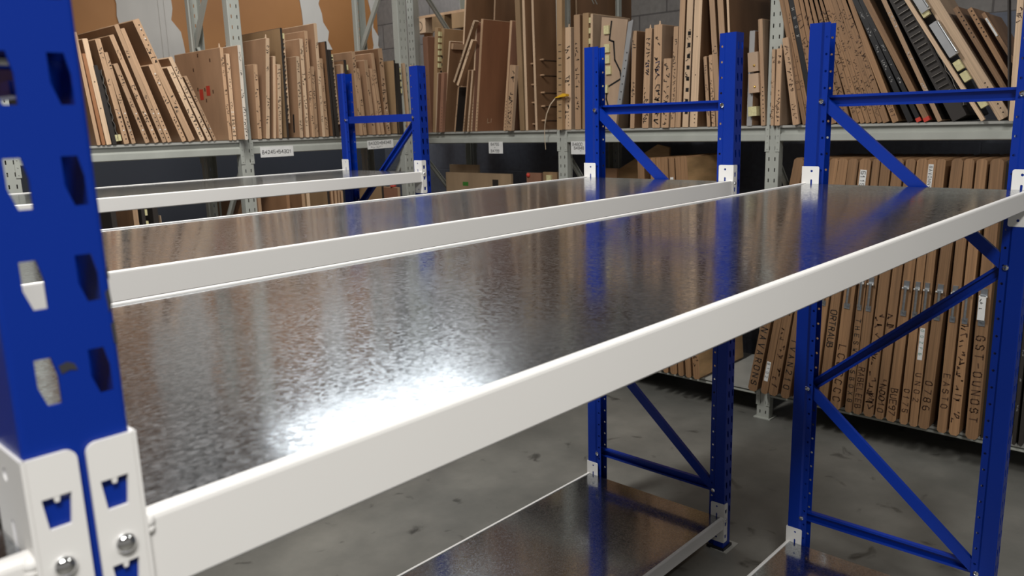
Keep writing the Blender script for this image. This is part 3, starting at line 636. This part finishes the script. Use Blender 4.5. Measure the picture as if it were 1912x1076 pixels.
('R3', -0.933, 0.0, 1.655, 0.0227, 0.45, 0.822, -0.3698, 'oak', 'oak', 's6', 'fifth oak board of the tight middle stack'),
('R3', -0.907, 0.0, 1.655, 0.03, 0.45, 0.82, -0.3756, 'oak', 'oak', 's5', 'last oak board of the tight middle stack'),
('R3', -0.863, 0.0, 1.655, 0.0292, 0.45, 0.827, -0.4079, 'oak', 'oak', 't:UCERT', 'oak board beside the two black boards'),
('R3', -0.794, 0, 1.655, 0.0257, 0.5, 0.82, -0.461, 'black', 'black', 'v6', 'first black board with faint white writing and red tip'),
('R3', -0.752, 0.0, 1.655, 0.0209, 0.5, 0.825, -0.484, 'black', 'black', 'V6 z', 'second black board with white writing and red tip'),
('R3', -0.719, 0.0, 1.655, 0.0266, 0.4, 0.827, -0.4979, 'brown', 'oak', 'z', 'brown board right of the black boards'),
('R3', -0.663, 0.0, 1.655, 0.0204, 0.4, 0.802, -0.4648, 'dark', 'tan', 's3', 'grey-brown board left of the dark die'),
('R3', -0.6, 0.0, 1.655, 0.0658, 0.4, 0.762, -0.5039, 'dark', 'dark', 'bl br', 'wide black die bristling with steel rule'),
('R3', -0.479, -0.02, 1.655, 0.0179, 0.02, 0.779, -0.5726, 'tan', 'pale', '', 'pale-edged board carrying two grey metal plates'),
('R3', -0.368, -0.05, 1.655, 0.0061, 0.04, 0.632, -0.0873, 'dark', 'dark', '', 'dark narrow board left of the pale end board'),  # dark strip added to fill the dark gap beside the end board
('R3', -0.363, -0.06, 1.655, 0.0243, 0.04, 0.646, -0.0207, 'tan', 'pale', 's1 r3', 'upright pale board with cream blocks at the bay end'),
('R3', -0.418, 0.02, 1.655, 0.0529, 0.3, 0.765, -0.5582, 'tan', 'pale', 'n8', 'broad pale leaning board with a row of nail holes'),
('R3', -0.335, 0.02, 1.655, 0.0225, 0.3, 0.589, -0.5493, 'brown', 'oak', 'n7t', 'dark-toned leaning board second right of the metal plates'),
('R3', -0.295, 0.02, 1.655, 0.0207, 0.3, 0.571, -0.5288, 'brown', 'oak', 'n7t', 'leaning board with a wide brown face and nail holes'),
('R3', -0.231, 0.02, 1.655, 0.0149, 0.3, 0.553, -0.5604, 'brown', 'oak', 'n5t a4:L', 'last leaning board, with a white sticker'),
('R1', -3.879, -0.06, 2.003, 0.0195, 0.04, 0.463, 0.5228, 'brown', 'pale', 's2', 'longer of two narrow strips leaning diagonally'),
('R1', -3.844, -0.06, 1.979, 0.0219, 0.04, 0.343, 0.511, 'brown', 'pale', 's1 k', 'shorter of two narrow strips leaning diagonally'),
('Q1', -2.228, 0.0, 0.173, 0.0475, 0.5, 1.306, -0.0497, 'brown', 'oak', '', 'oak board leaning behind the slanted plywood'),
('Q1', -2.149, 0.0, 0.173, 0.0388, 0.5, 1.31, -0.0403, 'brown', 'oak', 's1', 'oak board with a dark stripe'),
('Q1', -2.095, 0.0, 0.173, 0.0344, 0.5, 1.311, -0.0504, 'brown', 'oak', '', 'narrow oak board'),
('Q1', -2.045, 0.0, 0.173, 0.0489, 0.5, 1.315, -0.0643, 'brown', 'oak', 's1', 'oak board with rough end grain'),
('Q1', -1.989, 0.0, 0.173, 0.0371, 0.5, 1.316, -0.0657, 'brown', 'oak', 'a:U', 'oak board with a white paper tag'),
('Q1', -1.937, 0.0, 0.173, 0.0366, 0.5, 1.32, -0.0722, 'brown', 'oak', '', 'plain oak board beside the plywood one'),
('Q1', -1.886, 0.0, 0.173, 0.0449, 0.55, 1.324, -0.0853, 'ply', 'oak', 's3 a:LF003', 'thick board with a big bright plywood face'),
('Q2', -1.537, 0.0, 0.173, 0.0547, 0.06, 1.328, 0.1664, 'oakface', 'oak', 't:NAVARONS', 'oak board lettered down its edge, leaning by the grey post'),
('Q2', -1.459, 0.0, 0.173, 0.0411, 0.06, 1.325, 0.1485, 'oakface', 'oak', 'b:8102', 'oak board with a white label low on its edge'),
('Q2', -1.414, 0.0, 0.173, 0.0529, 0.5, 1.324, 0.1423, 'oakface', 'oak', 's4', 'oak board with faint scribbles'),
('Q2', -1.342, 0.0, 0.173, 0.0489, 0.5, 1.321, 0.1234, 'oakface', 'oak', 't:IVAN210', 'oak board lettered IVAN210'),
('Q2', -1.271, 0.0, 0.173, 0.045, 0.5, 1.319, 0.1071, 'oakface', 'oak', '', 'oak board hidden behind the blue upright'),
('Q2', -1.199, 0.0, 0.173, 0.0499, 0.5, 1.317, 0.083, 'oakface', 'oak', 'l', 'plain oak board right of the blue upright'),
('Q2', -1.134, 0.0, 0.173, 0.049, 0.5, 1.316, 0.072, 'oakface', 'oak', 't:ORTRAUB l0', 'grey-brown board lettered ORTRAUB'),
('Q2', -1.068, 0.0, 0.173, 0.0564, 0.5, 1.316, 0.0631, 'oakface', 'oak', 't2:LCCCCCC l a:5115', 'oak board with looping letters and a spring latch'),
('Q2', -0.989, 0.0, 0.173, 0.0359, 0.5, 1.315, 0.0495, 'oakface', 'oak', 't:THESWISSBOX8 l', 'oak board lettered THE SWISS BOX 8'),
('Q2', -0.95, 0.0, 0.173, 0.0463, 0.5, 1.316, 0.0505, 'oakface', 'oak', 't2:RABELEEB l', 'oak board with outlined letters'),
('Q2', -0.895, 0.0, 0.173, 0.0508, 0.5, 1.316, 0.0492, 'oakface', 'oak', 's5', 'pale oak board with scratched writing'),
('Q2', -0.837, 0.0, 0.173, 0.0447, 0.5, 1.316, 0.0495, 'oakface', 'oak', 't2:NOO10 s2', 'brown oak board marked NOO 10'),
('Q2', -0.783, 0.0, 0.173, 0.049, 0.5, 1.317, 0.0463, 'oakface', 'oak', 't2:BUE97 l', 'broad oak board marked BUE97'),
('Q2', -0.718, 0.0, 0.173, 0.0392, 0.5, 1.316, 0.0318, 'oakface', 'oak', 't2:0175 l a:8AVONNY', 'oak board marked 0175'),
('Q2', -0.672, 0.0, 0.173, 0.0386, 0.5, 1.316, 0.0268, 'oakface', 'oak', 't2:UNO2 l G:00ZFB', 'oak board with a white label in green ink'),
('Q2', -0.63, 0.0, 0.173, 0.049, 0.5, 1.318, 0.0425, 'oakface', 'oak', 't2:0786 l', 'broad oak board marked 0786'),
('Q2', -0.545, 0.0, 0.173, 0.0429, 0.5, 1.317, 0.0162, 'oakface', 'oak', 't2:EASTO l', 'oak board marked EASTO'),
('Q2', -0.492, 0.0, 0.173, 0.0445, 0.5, 1.317, 0.0142, 'oakface', 'oak', 's4 l', 'oak board with small faint writing'),
('Q2', -0.42, 0.0, 0.173, 0.0547, 0.5, 1.318, 0.0012, 'oakface', 'oak', 't2:GST-0UNOST l b2:X', 'thick oak board lettered GST-0 UNOST, its latch tagged white'),
('Q2', -0.366, 0.05, 0.173, 0.0113, 0.5, 1.309, -0.0001, 'dark', 'dark', '', 'dark thin board left of the front blue post'),
('Q2', -0.345, 0.05, 0.173, 0.0135, 0.5, 1.309, -0.003, 'dark', 'dark', '', 'dark thin board behind the front blue post'),
('Q2', -0.237, 0.05, 0.173, 0.0152, 0.5, 1.31, 0.0019, 'dark', 'dark', 'v4', 'dark board with white marks right of the front blue post'),
('Q2', -0.211, 0.05, 0.173, 0.0172, 0.5, 1.31, 0.0001, 'dark', 'dark', 'v3', 'dark board at the right picture edge'),
('L3', -1.081, 0.0, 0.17, 0.0264, 0.4, 1.177, 0, 'dark', 'dark', '', 'dark board behind the near blue post'),
('L3', -0.97, 0.0, 0.17, 0.0275, 0.45, 1.175, 0, 'brown', 'tan', 'f', 'tan board with a dark slot under the white beam'),
('L3', -0.926, 0.0, 0.17, 0.0195, 0.4, 1.171, 0, 'dark', 'dark', 'r2', 'dark die with a cream block under the white beam'),
('L3', -0.866, 0.0, 0.17, 0.0285, 0.4, 1.172, 0, 'dark', 'dark', 'bg', 'dark die with steel rule grid under the white beam'),
('L3', -0.243, 0.0, 0.17, 0.0208, 0.5, 1.178, 0, 'brown', 'tan', '', 'brown board right of the grey upright'),
('L3', -0.051, 0.0, 0.17, 0.0221, 0.5, 1.162, 0, 'brown', 'brown', 'z', 'brown board with a red knob on top'),
('L3', 0.056, 0.0, 0.17, 0.0228, 0.4, 1.18, 0, 'brown', 'tan', 'k', 'board with a dark square hole'),
('L3', 0.091, 0.0, 0.17, 0.023, 0.3, 1.184, 0, 'ochre', 'pale', '', 'thin pale board under the white beam'),
('L3', 0.243, 0.0, 0.17, 0.016, 0.55, 1.172, 0, 'ochre', 'dark', '', 'ochre board with a broad face under the white beam'),
('L3', 0.271, 0.0, 0.17, 0.0161, 0.3, 1.17, 0, 'brown', 'tan', '', 'first thin strip board left of the blue post'),
('L3', 0.299, 0.0, 0.17, 0.0163, 0.3, 1.161, 0, 'brown', 'tan', '', 'second thin strip board left of the blue post'),
('L3', 0.323, 0.0, 0.17, 0.0164, 0.3, 1.152, 0, 'brown', 'tan', '', 'third thin strip board left of the blue post'),
('L3', 0.347, 0.0, 0.17, 0.0165, 0.3, 1.143, 0, 'brown', 'tan', '', 'fourth thin strip board left of the blue post'),
('L3', 0.677, 0.0, 0.17, 0.0181, 0.4, 1.157, 0, 'ochre', 'dark', '', 'ochre board between the blue posts'),
('L3', 0.813, 0.0, 0.17, 0.0234, 0.35, 1.128, 0, 'red', 'tan', 'z', 'reddish board with a red knob between the blue posts'),
]

# ------------------------------------------------------------------ die boards
FACE = {'brown':'face_brown','pink':'face_pink','tan':'face_tan','ochre':'face_ochre','red':'face_red','sienna':'face_sienna','dark':'face_dark','black':'face_black',
        'oak':'face_oak','oakface':'face_oak','ply':'face_ply','orange':'face_orange'}
EDGE = {'pale':'edge_pale','tan':'edge_tan','oak':'edge_oak','dark':'face_dark','black':'face_black','white':'face_white','grey':'face_grey','red':'face_red','brown':'face_brown',
        'ochre':'face_ochre','orange':'face_orange'}
SEG = {'L1':'upper left shelf','L2':'upper middle shelf','R1':'shelf left of the yellow strap','R2':'shelf behind the middle blue frame','R3':'upper right shelf',
       'Q1':'bottom shelf behind the middle blue frame','Q2':'bottom right shelf','L3':'low left shelf'}
ORD = 'first second third fourth fifth sixth seventh eighth ninth tenth eleventh twelfth thirteenth fourteenth fifteenth sixteenth seventeenth eighteenth nineteenth twentieth'.split()
def ordw(k):
    if k < 20: return ORD[k]
    t, u = divmod(k+1, 10); tens = {2:'twent', 3:'thirt'}[t]
    return tens + ('ieth' if u == 0 else 'y-' + ORD[u-1])
order = {}
for i, r in enumerate(BOARDS): order.setdefault(r[0], []).append((r[1] + r[6]*math.sin(r[7])*.5, i))
rank = {}
for s, l in order.items():
    for k, (_, i) in enumerate(sorted(l)): rank[i] = k
TZ = {'NAVARONS':(.56,.2),'IVAN210':(.52,.21),'ORTRAUB':(.71,.5),'LCCCCCC':(.53,.2),'THESWISSBOX8':(.68,.21),'RABELEEB':(.43,.2),'NOO10':(.36,.2),'BUE97':(.35,.2),'0175':(.36,.22),
      'UNO2':(.45,.28),'0786':(.42,.25),'EASTO':(.47,.28),'GST-0UNOST':(.68,.24),'IJOT':(1.95,1.80),'FDFL':(1.98,1.76),'UCERT':(1.78,1.67),'HOOX':(2.24,2.06)}
def board(i, row):
    seg, a0, off, zs, t, d, h, tilt, fc, ec, feat, desc = row
    R = random.Random(i*17+3); global rnd; rnd = R
    left = seg[0] == 'L'; fm, em = FACE[fc], EDGE[ec]
    t *= .965
    ct, stl = math.cos(tilt), math.sin(tilt)
    zoff = t*stl if tilt > 0 else 0.0
    if left: loc, rz = (a0, 3.865+off, zs+zoff), 0.0
    else: loc, rz = ({'R':1.45,'Q':1.39}[seg[0]]+off, -a0, zs+zoff), -math.pi/2
    rot = (0, tilt, rz)
    mb = MB(); c = min(.003, t*.25)
    if seg[0] == 'Q': c = t*.22
    out = [(c, 0), (t-c, 0), (t, c*1.2), (t, h-c), (t-c, h), (c, h), (0, h-c), (0, c*1.2)]
    ms = [em, em, fm, em, em, em, fm, em]
    mb.prism(out, lambda u, v: (u, 0, v), lambda u, v: (u, d, v), fm, mside=ms, mends=(em, fm))
    E = .0006
    P = lambda u, v: (u, -E, v)                       # front edge
    Fx = -E if left else t+E                          # the visible broad face
    def PF(y, z): return (Fx, y, z)
    def zloc(z): return (z-zs-zoff)/max(.4, ct)
    def down(z, hgt): return lambda u, v: (t*.5-hgt*.5+v, -E, z-u)   # writing that runs down the edge
    def dots(zs_, x, m='hole_dark', r=.0036):
        for z in zs_: mb.poly([(x + r*math.cos(k*math.pi/3), -E, z + r*math.sin(k*math.pi/3)) for k in range(6)], m)
    ch = []                                           # children: (MB, name)
    light = fc in ('black', 'dark')
    for tok in feat.split():
        k = tok[0]; arg = tok[1:]
        vis = min(h, .62)
        if k == 's':
            n = int(arg); m = 'ink_white' if light else ('ink_brown' if seg in ('R3', 'Q1', 'Q2') else 'ink')
            for q in range(n):
                hg = t*R.uniform(.50, .78); z0 = vis*(.96 - .9*(q+R.uniform(.05, .4))/n)
                cnt = R.choice((3, 4, 5, 6)); scrawl(mb, down(max(z0, cnt*.93*hg+.008), hg), cnt, hg, m, wd=hg*.17)
        elif k in 'nN':
            top = arg.endswith('t'); n = int(arg.rstrip('t'))
            for q in range(n):
                z = (.025 + q*.022) if not top else zloc(2.02) + q*.022 if seg == 'R3' else h-.03-q*.026
                for x in ([t*.62] if k == 'n' else [t*.3, t*.72]):
                    dots([z], x, 'stud' if (q % 4 == 2 and not top and left) else 'hole_dark')
        elif k == 'w': dots([h-.05, h-.10], t*.6, 'stud', .004)
        elif k == 'k': dots([h*.35, h*.6], t*.5)
        elif k == 'p':
            m2 = MB(); m2.cyl((t*.5, .02, h-.002), (t*.5, .02, h+.022), min(.006, t*.35), .003, 'edge_pale', 8); ch.append((m2, 'peg'))
        elif k == 'r':
            n = int(arg); lo = .04
            for q in range(n):
                z = h-.045 - q*(.045 if n > 3 else .062)
                if fc == 'dark' and seg == 'L1': z = .03; 
                if seg == 'R3' and n == 3: z = [.12, .36, .52][q]
                y0 = .004 + (q*.02 if fc == 'dark' and seg == 'L1' else 0)
                x0 = t if not (fc == 'dark' and seg == 'L1') else t + q*.016
                m2 = MB(); m2.box(x0, x0+.014, .003, .030, z-.016, z+.016, 'rubber'); ch.append((m2, 'rubber_block'))
        elif k == 'b' and tok in ('bl', 'bg', 'br'):
            m2 = MB(); n = 26 if tok == 'bl' else 22
            zz = [h*(.06 + .88*q/n) for q in range(n+1)]
            if tok == 'bl':
                xs = [t + .006 + .008*abs(math.sin(q*.9)) for q in range(n+1)]
                for q in range(n):
                    m2.prism([(xs[q], zz[q]), (xs[q]+.002, zz[q]), (xs[q+1]+.002, zz[q+1]), (xs[q+1], zz[q+1])], lambda u, v: (u, .002, v), lambda u, v: (u, .05, v), 'steel_rule')
                m2.box(t*.98, t+.004, .004, .06, zz[0], zz[-1], 'face_dark')
            elif tok == 'bg':
                m2.box(t+.012, t+.0145, .002, .05, zz[2], zz[-1], 'edge_pale')
                for q in range(2, n, 1):
                    if R.random() < .8: m2.box(t*.98, t+.012, .003, .05, zz[q], zz[q]+R.choice((.002, .004, .010)), R.choice(('steel_rule', 'edge_pale', 'face_dark')))
            else:
                for q in range(2, n-2): m2.box(t*(.1+.15*R.random()), t*.9, -.012, .02, zz[q], zz[q]+.0016, 'steel_rule')
            ch.append((m2, 'steel_rule'))
        elif k == 'h':
            n = int(arg)
            for q in range(n):
                z = vis*(.12 + .8*q/n); hh = .022 if n < 10 else .005
                if seg == 'R1' and n == 3: z = vis*.97 - q*.055 - .06
                mb.poly([(t*.32, -E, z), (t*.85, -E, z), (t*.85, -E, z+hh), (t*.32, -E, z+hh)], 'hole_dark')
        elif k == 'q':
            for q in range(int(arg)+1):
                z = h*.45 + q*.062 - .06; mb.poly([(Fx, .05 + .016*math.cos(a*math.pi/3+.5), z + .022*math.sin(a*math.pi/3+.5)) for a in range(6)], 'hole_dark')
        elif k == 'f': mb.poly([PF(.05, .03), PF(.066, .03), PF(.066, .14), PF(.05, .14)], 'hole_dark')
        elif k == 'x':
            P2 = lambda u, v: (Fx, .05-v, h*.72-u); write(mb, arg[1:], P2, .022, 'ink')
        elif k == 'R':
            for yy, zz_, hh in ((.16, .50, .055), (.245, .46, .06)): mb.poly([PF(yy, h*zz_), PF(yy+.045, h*zz_), PF(yy+.045, h*zz_+hh), PF(yy, h*zz_+hh)], 'red_paint')
            for yy, zz_ in ((.12, .52), (.21, .43), (.215, .55), (.30, .56), (.33, .78), (.26, .93), (.12, .86)): mb.poly([PF(yy, h*zz_), PF(yy+.012, h*zz_), PF(yy+.012, h*zz_+.02), PF(yy, h*zz_+.02)], 'ink_brown')
        elif k == 'm': write(mb, 'LI', lambda u, v: (Fx, .10+u, .06+v), .03, 'edge_pale', wd=.004)
        elif k == 'c':
            if arg == '2':
                for q, z in enumerate((h*.52, h*.32)):
                    m2 = MB(); m2.box(-.055, t*.1, -.02, .03, z, z+.10, 'face_tan'); m3 = MB(); m3.dome((-.02, -.02, z+.03), (0, -1, 0), .007, .006, 'brass', 12, 4); ch.append((m2, 'wooden_block', m3, 'brass_screw'))
                m2 = MB(); m2.box(-.06, -.012, -.025, .03, h*.10, h*.19, 'rubber'); ch.append((m2, 'rubber_block'))
            else:
                m2 = MB(); m2.box(t, t+.022, .01, d-.02, h-.055, h-.015, 'edge_tan'); ch.append((m2, 'wooden_cleat'))
        elif k == 'g':
            for q in range(int(arg)):
                z = vis*(.08 + .85*q/int(arg)) + R.uniform(-.02, .02)
                m2 = MB(); m2.cyl((t-.001, .05, z), (t+.03, .05, z), .006, .006, 'edge_tan', 8); m2.box(t-.001, t+.004, .07, d*.9, z-.003, z, 'face_dark'); ch.append((m2, 'peg'))  # long dark strip behind each peg paints its shadow on the face
        elif tok[0] == 't' and ':' in tok:
            txt = tok.split(':')[1]; z0, z1 = TZ.get(txt, (h*.9, h*.5)); z0, z1 = zloc(z0), zloc(z1)
            adv = (z0-z1)/len(txt); hg = min(t*.62, adv*1.15)
            write(mb, txt, down(z0, hg), hg, 'ink_brown' if (tok[1] == '2' or seg == 'R3') else 'ink', adv=adv, wd=hg*.16)
        elif k == 'W':
            txt = arg[1:]; z0, z1 = [zloc(q) for q in TZ[txt]]; adv = (z0-z1)/len(txt); write(mb, txt, down(z0, t*.5), t*.5, 'ink_white', adv=adv)
        elif k in 'vV':
            for q in range(int(arg)):
                hg = t*R.uniform(.35, .5); scrawl(mb, down(vis*(.95-.85*q/int(arg)), hg), R.choice((3, 4, 5)), hg, 'ink_white')
        elif k == 'B': scrawl(mb, lambda u, v: (t*.25+v, -E, vis*.66-u), 4, t*.5, 'ink_blue', wd=.005)
        elif k == 'z':
            m2 = MB()
            if seg == 'L3': m2.dome((t*.5, .06, h+.004), (0, 0, 1), .022, .03, 'red_paint', 12, 5); m2.cyl((t*.5, .06, h-.002), (t*.5, .06, h+.006), .012, .012, 'red_paint', 10); ch.append((m2, 'red_knob'))
            else: m2.box(-.0006, t+.0006, -.004, .03, .001, .020, 'red_paint'); ch.append((m2, 'red_corner_cap'))
        elif k == 'l':
            z1, z0 = zloc(.905), zloc(.745)
            if tok == 'l0': z1, z0 = zloc(1.02), zloc(.86)
            u0, u1 = t*.18, t*.72; um = (u0+u1)/2; m2 = MB()
            m2.box(u0, u1, -.004, .0, z1-.034, z1, 'zinc'); m2.box(u0, u1, -.004, 0, z0-.016, z0+.012, 'zinc')
            m2.box(u0-.002, u1+.002, -.016, -.004, z1-.040, z1-.030, 'zinc'); m2.cyl((um, -.012, z0+.006), (um, -.012, z1-.034), .0065, .0065, 'zinc', 10)
            m2.box(um-.008, um+.008, -.016, -.002, z0+.004, z0+.014, 'zinc')
            for u in (u0, u1): m2.dome((u, -.016, z1-.035), (0, -1, 0), .004, .003, 'stud', 8, 3)
            ch.append((m2, 'spring_latch'))
        elif tok[0] in 'abG' and ':' in tok:
            txt = tok.split(':')[1]
            z1, z0 = {'a':(1.435, 1.345), 'b':(.37, .255), 'G':(.68, .52)}[tok[0]]
            if tok[1] == '2': z1, z0 = .87, .76
            if tok[1] == '4': z1, z0 = 2.10, 2.02
            if txt == 'LF003': z1, z0 = .50, .33
            if txt == 'U': z1, z0 = 1.37, 1.33
            if txt == '8AVONNY': z1, z0 = 1.465, 1.345
            z1, z0 = zloc(z1), zloc(z0); m2 = MB(); yb = -.0205 if tok[1] == '2' else -.0012
            m2.box(t*.15, t*.72, yb, yb+.0012, z0, z1, 'paper'); hg = t*.36; adv = (z1-z0-.012)/len(txt)
            col = 'ink_green' if tok[0] == 'G' else 'ink'; tw = t*.435
            if txt not in 'XLU': write(m2, txt, lambda u, v: (tw-hg/2+v, yb-.0005, z1-.008-u), hg, col, adv=adv)
            else: scrawl(m2, lambda u, v: (tw-hg/2+v, yb-.0005, z1-.01-u), 3, hg, col)
            ch.append((m2, 'paper_label'))
    o = mb.build('die_board' if seg[0] != 'Q' else 'wooden_board', None, loc, rot, fix=False)
    lab = desc + ', ' + ordw(rank[i]) + ' from left on ' + SEG[seg]
    if len(lab.split()) > 16: lab = desc + ', ' + ordw(rank[i]) + ' on ' + SEG[seg]
    if len(lab.split()) > 16: lab = desc + ', ' + SEG[seg]
    if len(lab.split()) > 16: lab = ' '.join(desc.split()[:16])
    tag(o, lab, 'wooden board', 'boards on the ' + SEG[seg])
    for cc in ch:
        p = cc[0].build(cc[1], o, fix=False)
        if len(cc) > 2: cc[2].build(cc[3], p, smooth=True)
    return o
BO = [board(i, r) for i, r in enumerate(BOARDS)]

# ------------------------------------------------------------------ other things on the racks
def facing(name, x, ypts, z0, th, m, lab, group=None):
    """board that stands with its broad side to the aisle: outline in y-z, thickness th along x"""
    mb = MB(); mb.prism(ypts, lambda u, v: (x, u, v), lambda u, v: (x+th, u, v), m, mends=(m, m)); o = mb.build(name); tag(o, lab, 'wooden board', group); return o
def rect(y0, y1, z0, z1): return [(y0, z0), (y1, z0), (y1, z1), (y0, z1)]
GX = 'broadside boards low in the corner'
facing('die_board', 1.80, rect(4.07, 4.40, .172, 1.392), 0, .02, 'card', 'tan board standing broadside at the back of the dark corner shelf', GX)
f2 = facing('die_board', 1.60, rect(3.53, 4.23, .172, 1.345), 0, .02, 'card', 'wide tan board with a green patch, broadside under the corner shelf', GX)
mb = MB(); mb.box(1.5985, 1.60, 3.98, 4.04, 1.245, 1.275, 'green_tape'); mb.build('green_patch', f2)
mb = MB(); mb.box(1.5985, 1.60, 3.66, 3.72, 1.25, 1.30, 'face_dark'); mb.build('dark_patch', f2)
f3 = facing('die_board', 1.55, rect(3.20, 3.334, .172, 1.362), 0, .02, 'face_red', 'reddish board with a red knob, broadside left of the grey upright', GX)
mb = MB(); mb.dome((1.548, 3.315, 1.345), (-1, 0, 0), .016, .014, 'red_paint', 12, 4); mb.build('red_knob', f3)
f4 = facing('die_board', 1.55, rect(3.055, 3.18, .172, 1.37), 0, .02, 'face_ochre', 'ochre board with a cream block, broadside behind the grey upright', GX)
mb = MB(); mb.box(1.536, 1.55, 3.10, 3.14, 1.29, 1.35, 'rubber'); mb.build('rubber_block', f4)
facing('die_board', 1.75, rect(2.70, 2.87, .172, 1.39), 0, .02, 'face_brown', 'brown board broadside under the right-hand paper label', GX)
facing('die_board', 1.95, rect(1.83, 2.03, 1.655, 2.60), 0, .02, 'face_sienna', 'red-brown board broadside behind the tall blue post')
facing('plywood_sheet', 1.95, [(2.42, .172), (2.97, .172), (2.967, 1.297), (2.51, 1.54), (2.42, 1.52)], 0, .018, 'face_ply', 'bright plywood sheet with a slanted top behind the middle frame')
pf = facing('die_board', 1.44, [(2.642, 1.656), (2.487, 1.656), (2.398, 2.292), (2.587, 2.325)], 0, .02, 'face_tan', 'tan shaped board with a black zigzag groove right of the blue post')
mb = MB(); mb.prism([(2.468, 1.80), (2.436, 1.80), (2.350, 2.286), (2.385, 2.275)], lambda u, v: (1.428, u, v), lambda u, v: (1.4395, u, v), 'plate_grey')
for k in range(7): mb.poly([(1.4275, 2.446-k*.0085 + .0045*math.cos(a), 1.83+k*.045 + .0045*math.sin(a)) for a in [q*math.pi/3 for q in range(6)]], 'hole_dark')
mb.build('metal_strip', pf)
mb = MB(); G = [(2.515,2.292),(2.531,2.185),(2.50,2.173),(2.492,2.066),(2.453,2.0),(2.445,1.953),(2.549,1.907),(2.557,1.837),(2.541,1.788)]
for a, c in zip(G, G[1:]): ribbon(mb, a, c, .011, lambda u, v: (1.4393, u, v), 'hole_dark')
mb.build('zigzag_groove', pf)
for y, z in ((2.548,2.248),(2.545,2.140),(2.545,2.075),(2.535,2.01),(2.56,1.90)):
    mb = MB(); mb.box(1.427, 1.44, y-.02, y+.018, z-.027, z+.022, 'rubber'); mb.build('rubber_block', pf)
# pallet on end behind the corner boards
pl = empty('wooden_pallet', (1.93, 4.60, ZUD)); tag(pl, 'raw wooden pallet on end with a round stamp, behind the corner boards', 'pallet')
for y in (.235, .0, -.235):
    mb = MB(); mb.box(0, .09, y-.075, y+.075, .81, .925, 'face_ochre' if y < .2 else 'edge_pale')
    if y > .2:
        for k in range(20):
            a, c = 2*math.pi*k/20, 2*math.pi*(k+1)/20
            ribbon(mb, (y+.036*math.cos(a), .865+.036*math.sin(a)), (y+.036*math.cos(c), .865+.036*math.sin(c)), .006, lambda u, v: (-.0008, u, v), 'ink_brown')
    mb.build('block', pl)
    mb = MB(); mb.box(.0905, .105, y-.05, y+.05, 0, .925, 'edge_tan'); mb.build('plank', pl)
mb = MB(); mb.box(-.0, .105, -.31, .31, .9255, .945, 'edge_tan'); mb.build('plank', pl)
# grey plates bolted on the leaning pale-edged board
hostb = [o for o in BO if 'two grey metal plates' in o['label']][0]
for z0, z1 in ((.565, .655), (.32, .50)):
    mb = MB(); mb.box(.030, .062, -.006, .02, z0, z1, 'plate_grey'); mb.box(.062, .070, .0, .03, z0, z1, 'steel_rule'); mb.cyl((.066, -.004, z0+.01), (.066, -.004, z1-.01), .003, .003, 'zinc', 8); mb.build('metal_plate', hostb, fix=False)
for z in (.05, .19, .25, .545):
    mb = MB(); mb.box(.026, .056, .004, .03, z, z+.045, 'rubber'); mb.build('rubber_block', hostb, fix=False)
# yellow strap hanging over the grey beam
sp = [(1.42,2.845,1.872),(1.408,2.89,1.870),(1.400,2.93,1.860),(1.396,2.972,1.82),(1.395,3.005,1.76),(1.397,3.022,1.70),(1.399,3.030,1.645),(1.402,3.031,1.59),(1.405,3.028,1.53)]
sr = [.0065,.0065,.0062,.0055,.0045,.0035,.003,.0026,.0022]
mb = MB(); n = 8
for p, r in zip(sp, sr):
    for k in range(n): mb.v.append((p[0]+r*.5*math.cos(2*math.pi*k/n), p[1]+r*math.sin(2*math.pi*k/n), p[2]+r*.6*math.cos(2*math.pi*k/n)))
for q in range(len(sp)-1):
    for k in range(n): mb.f.append((q*n+k, q*n+(k+1) % n, (q+1)*n+(k+1) % n, (q+1)*n+k)); mb.m.append(mb.mi('strap_pale'))
st = mb.build('packing_strap', smooth=True)
tag(st, 'pale packing strap curling down over the grey beam', 'strap')
mb = MB(); mb.prism([(2.84, 1.866), (2.90, 1.860), (2.935, 1.858), (2.90, 1.872), (2.865, 1.884), (2.84, 1.878)], lambda u, v: (1.392, u, v), lambda u, v: (1.425, u, v), 'yellow'); mb.build('yellow_end', st)
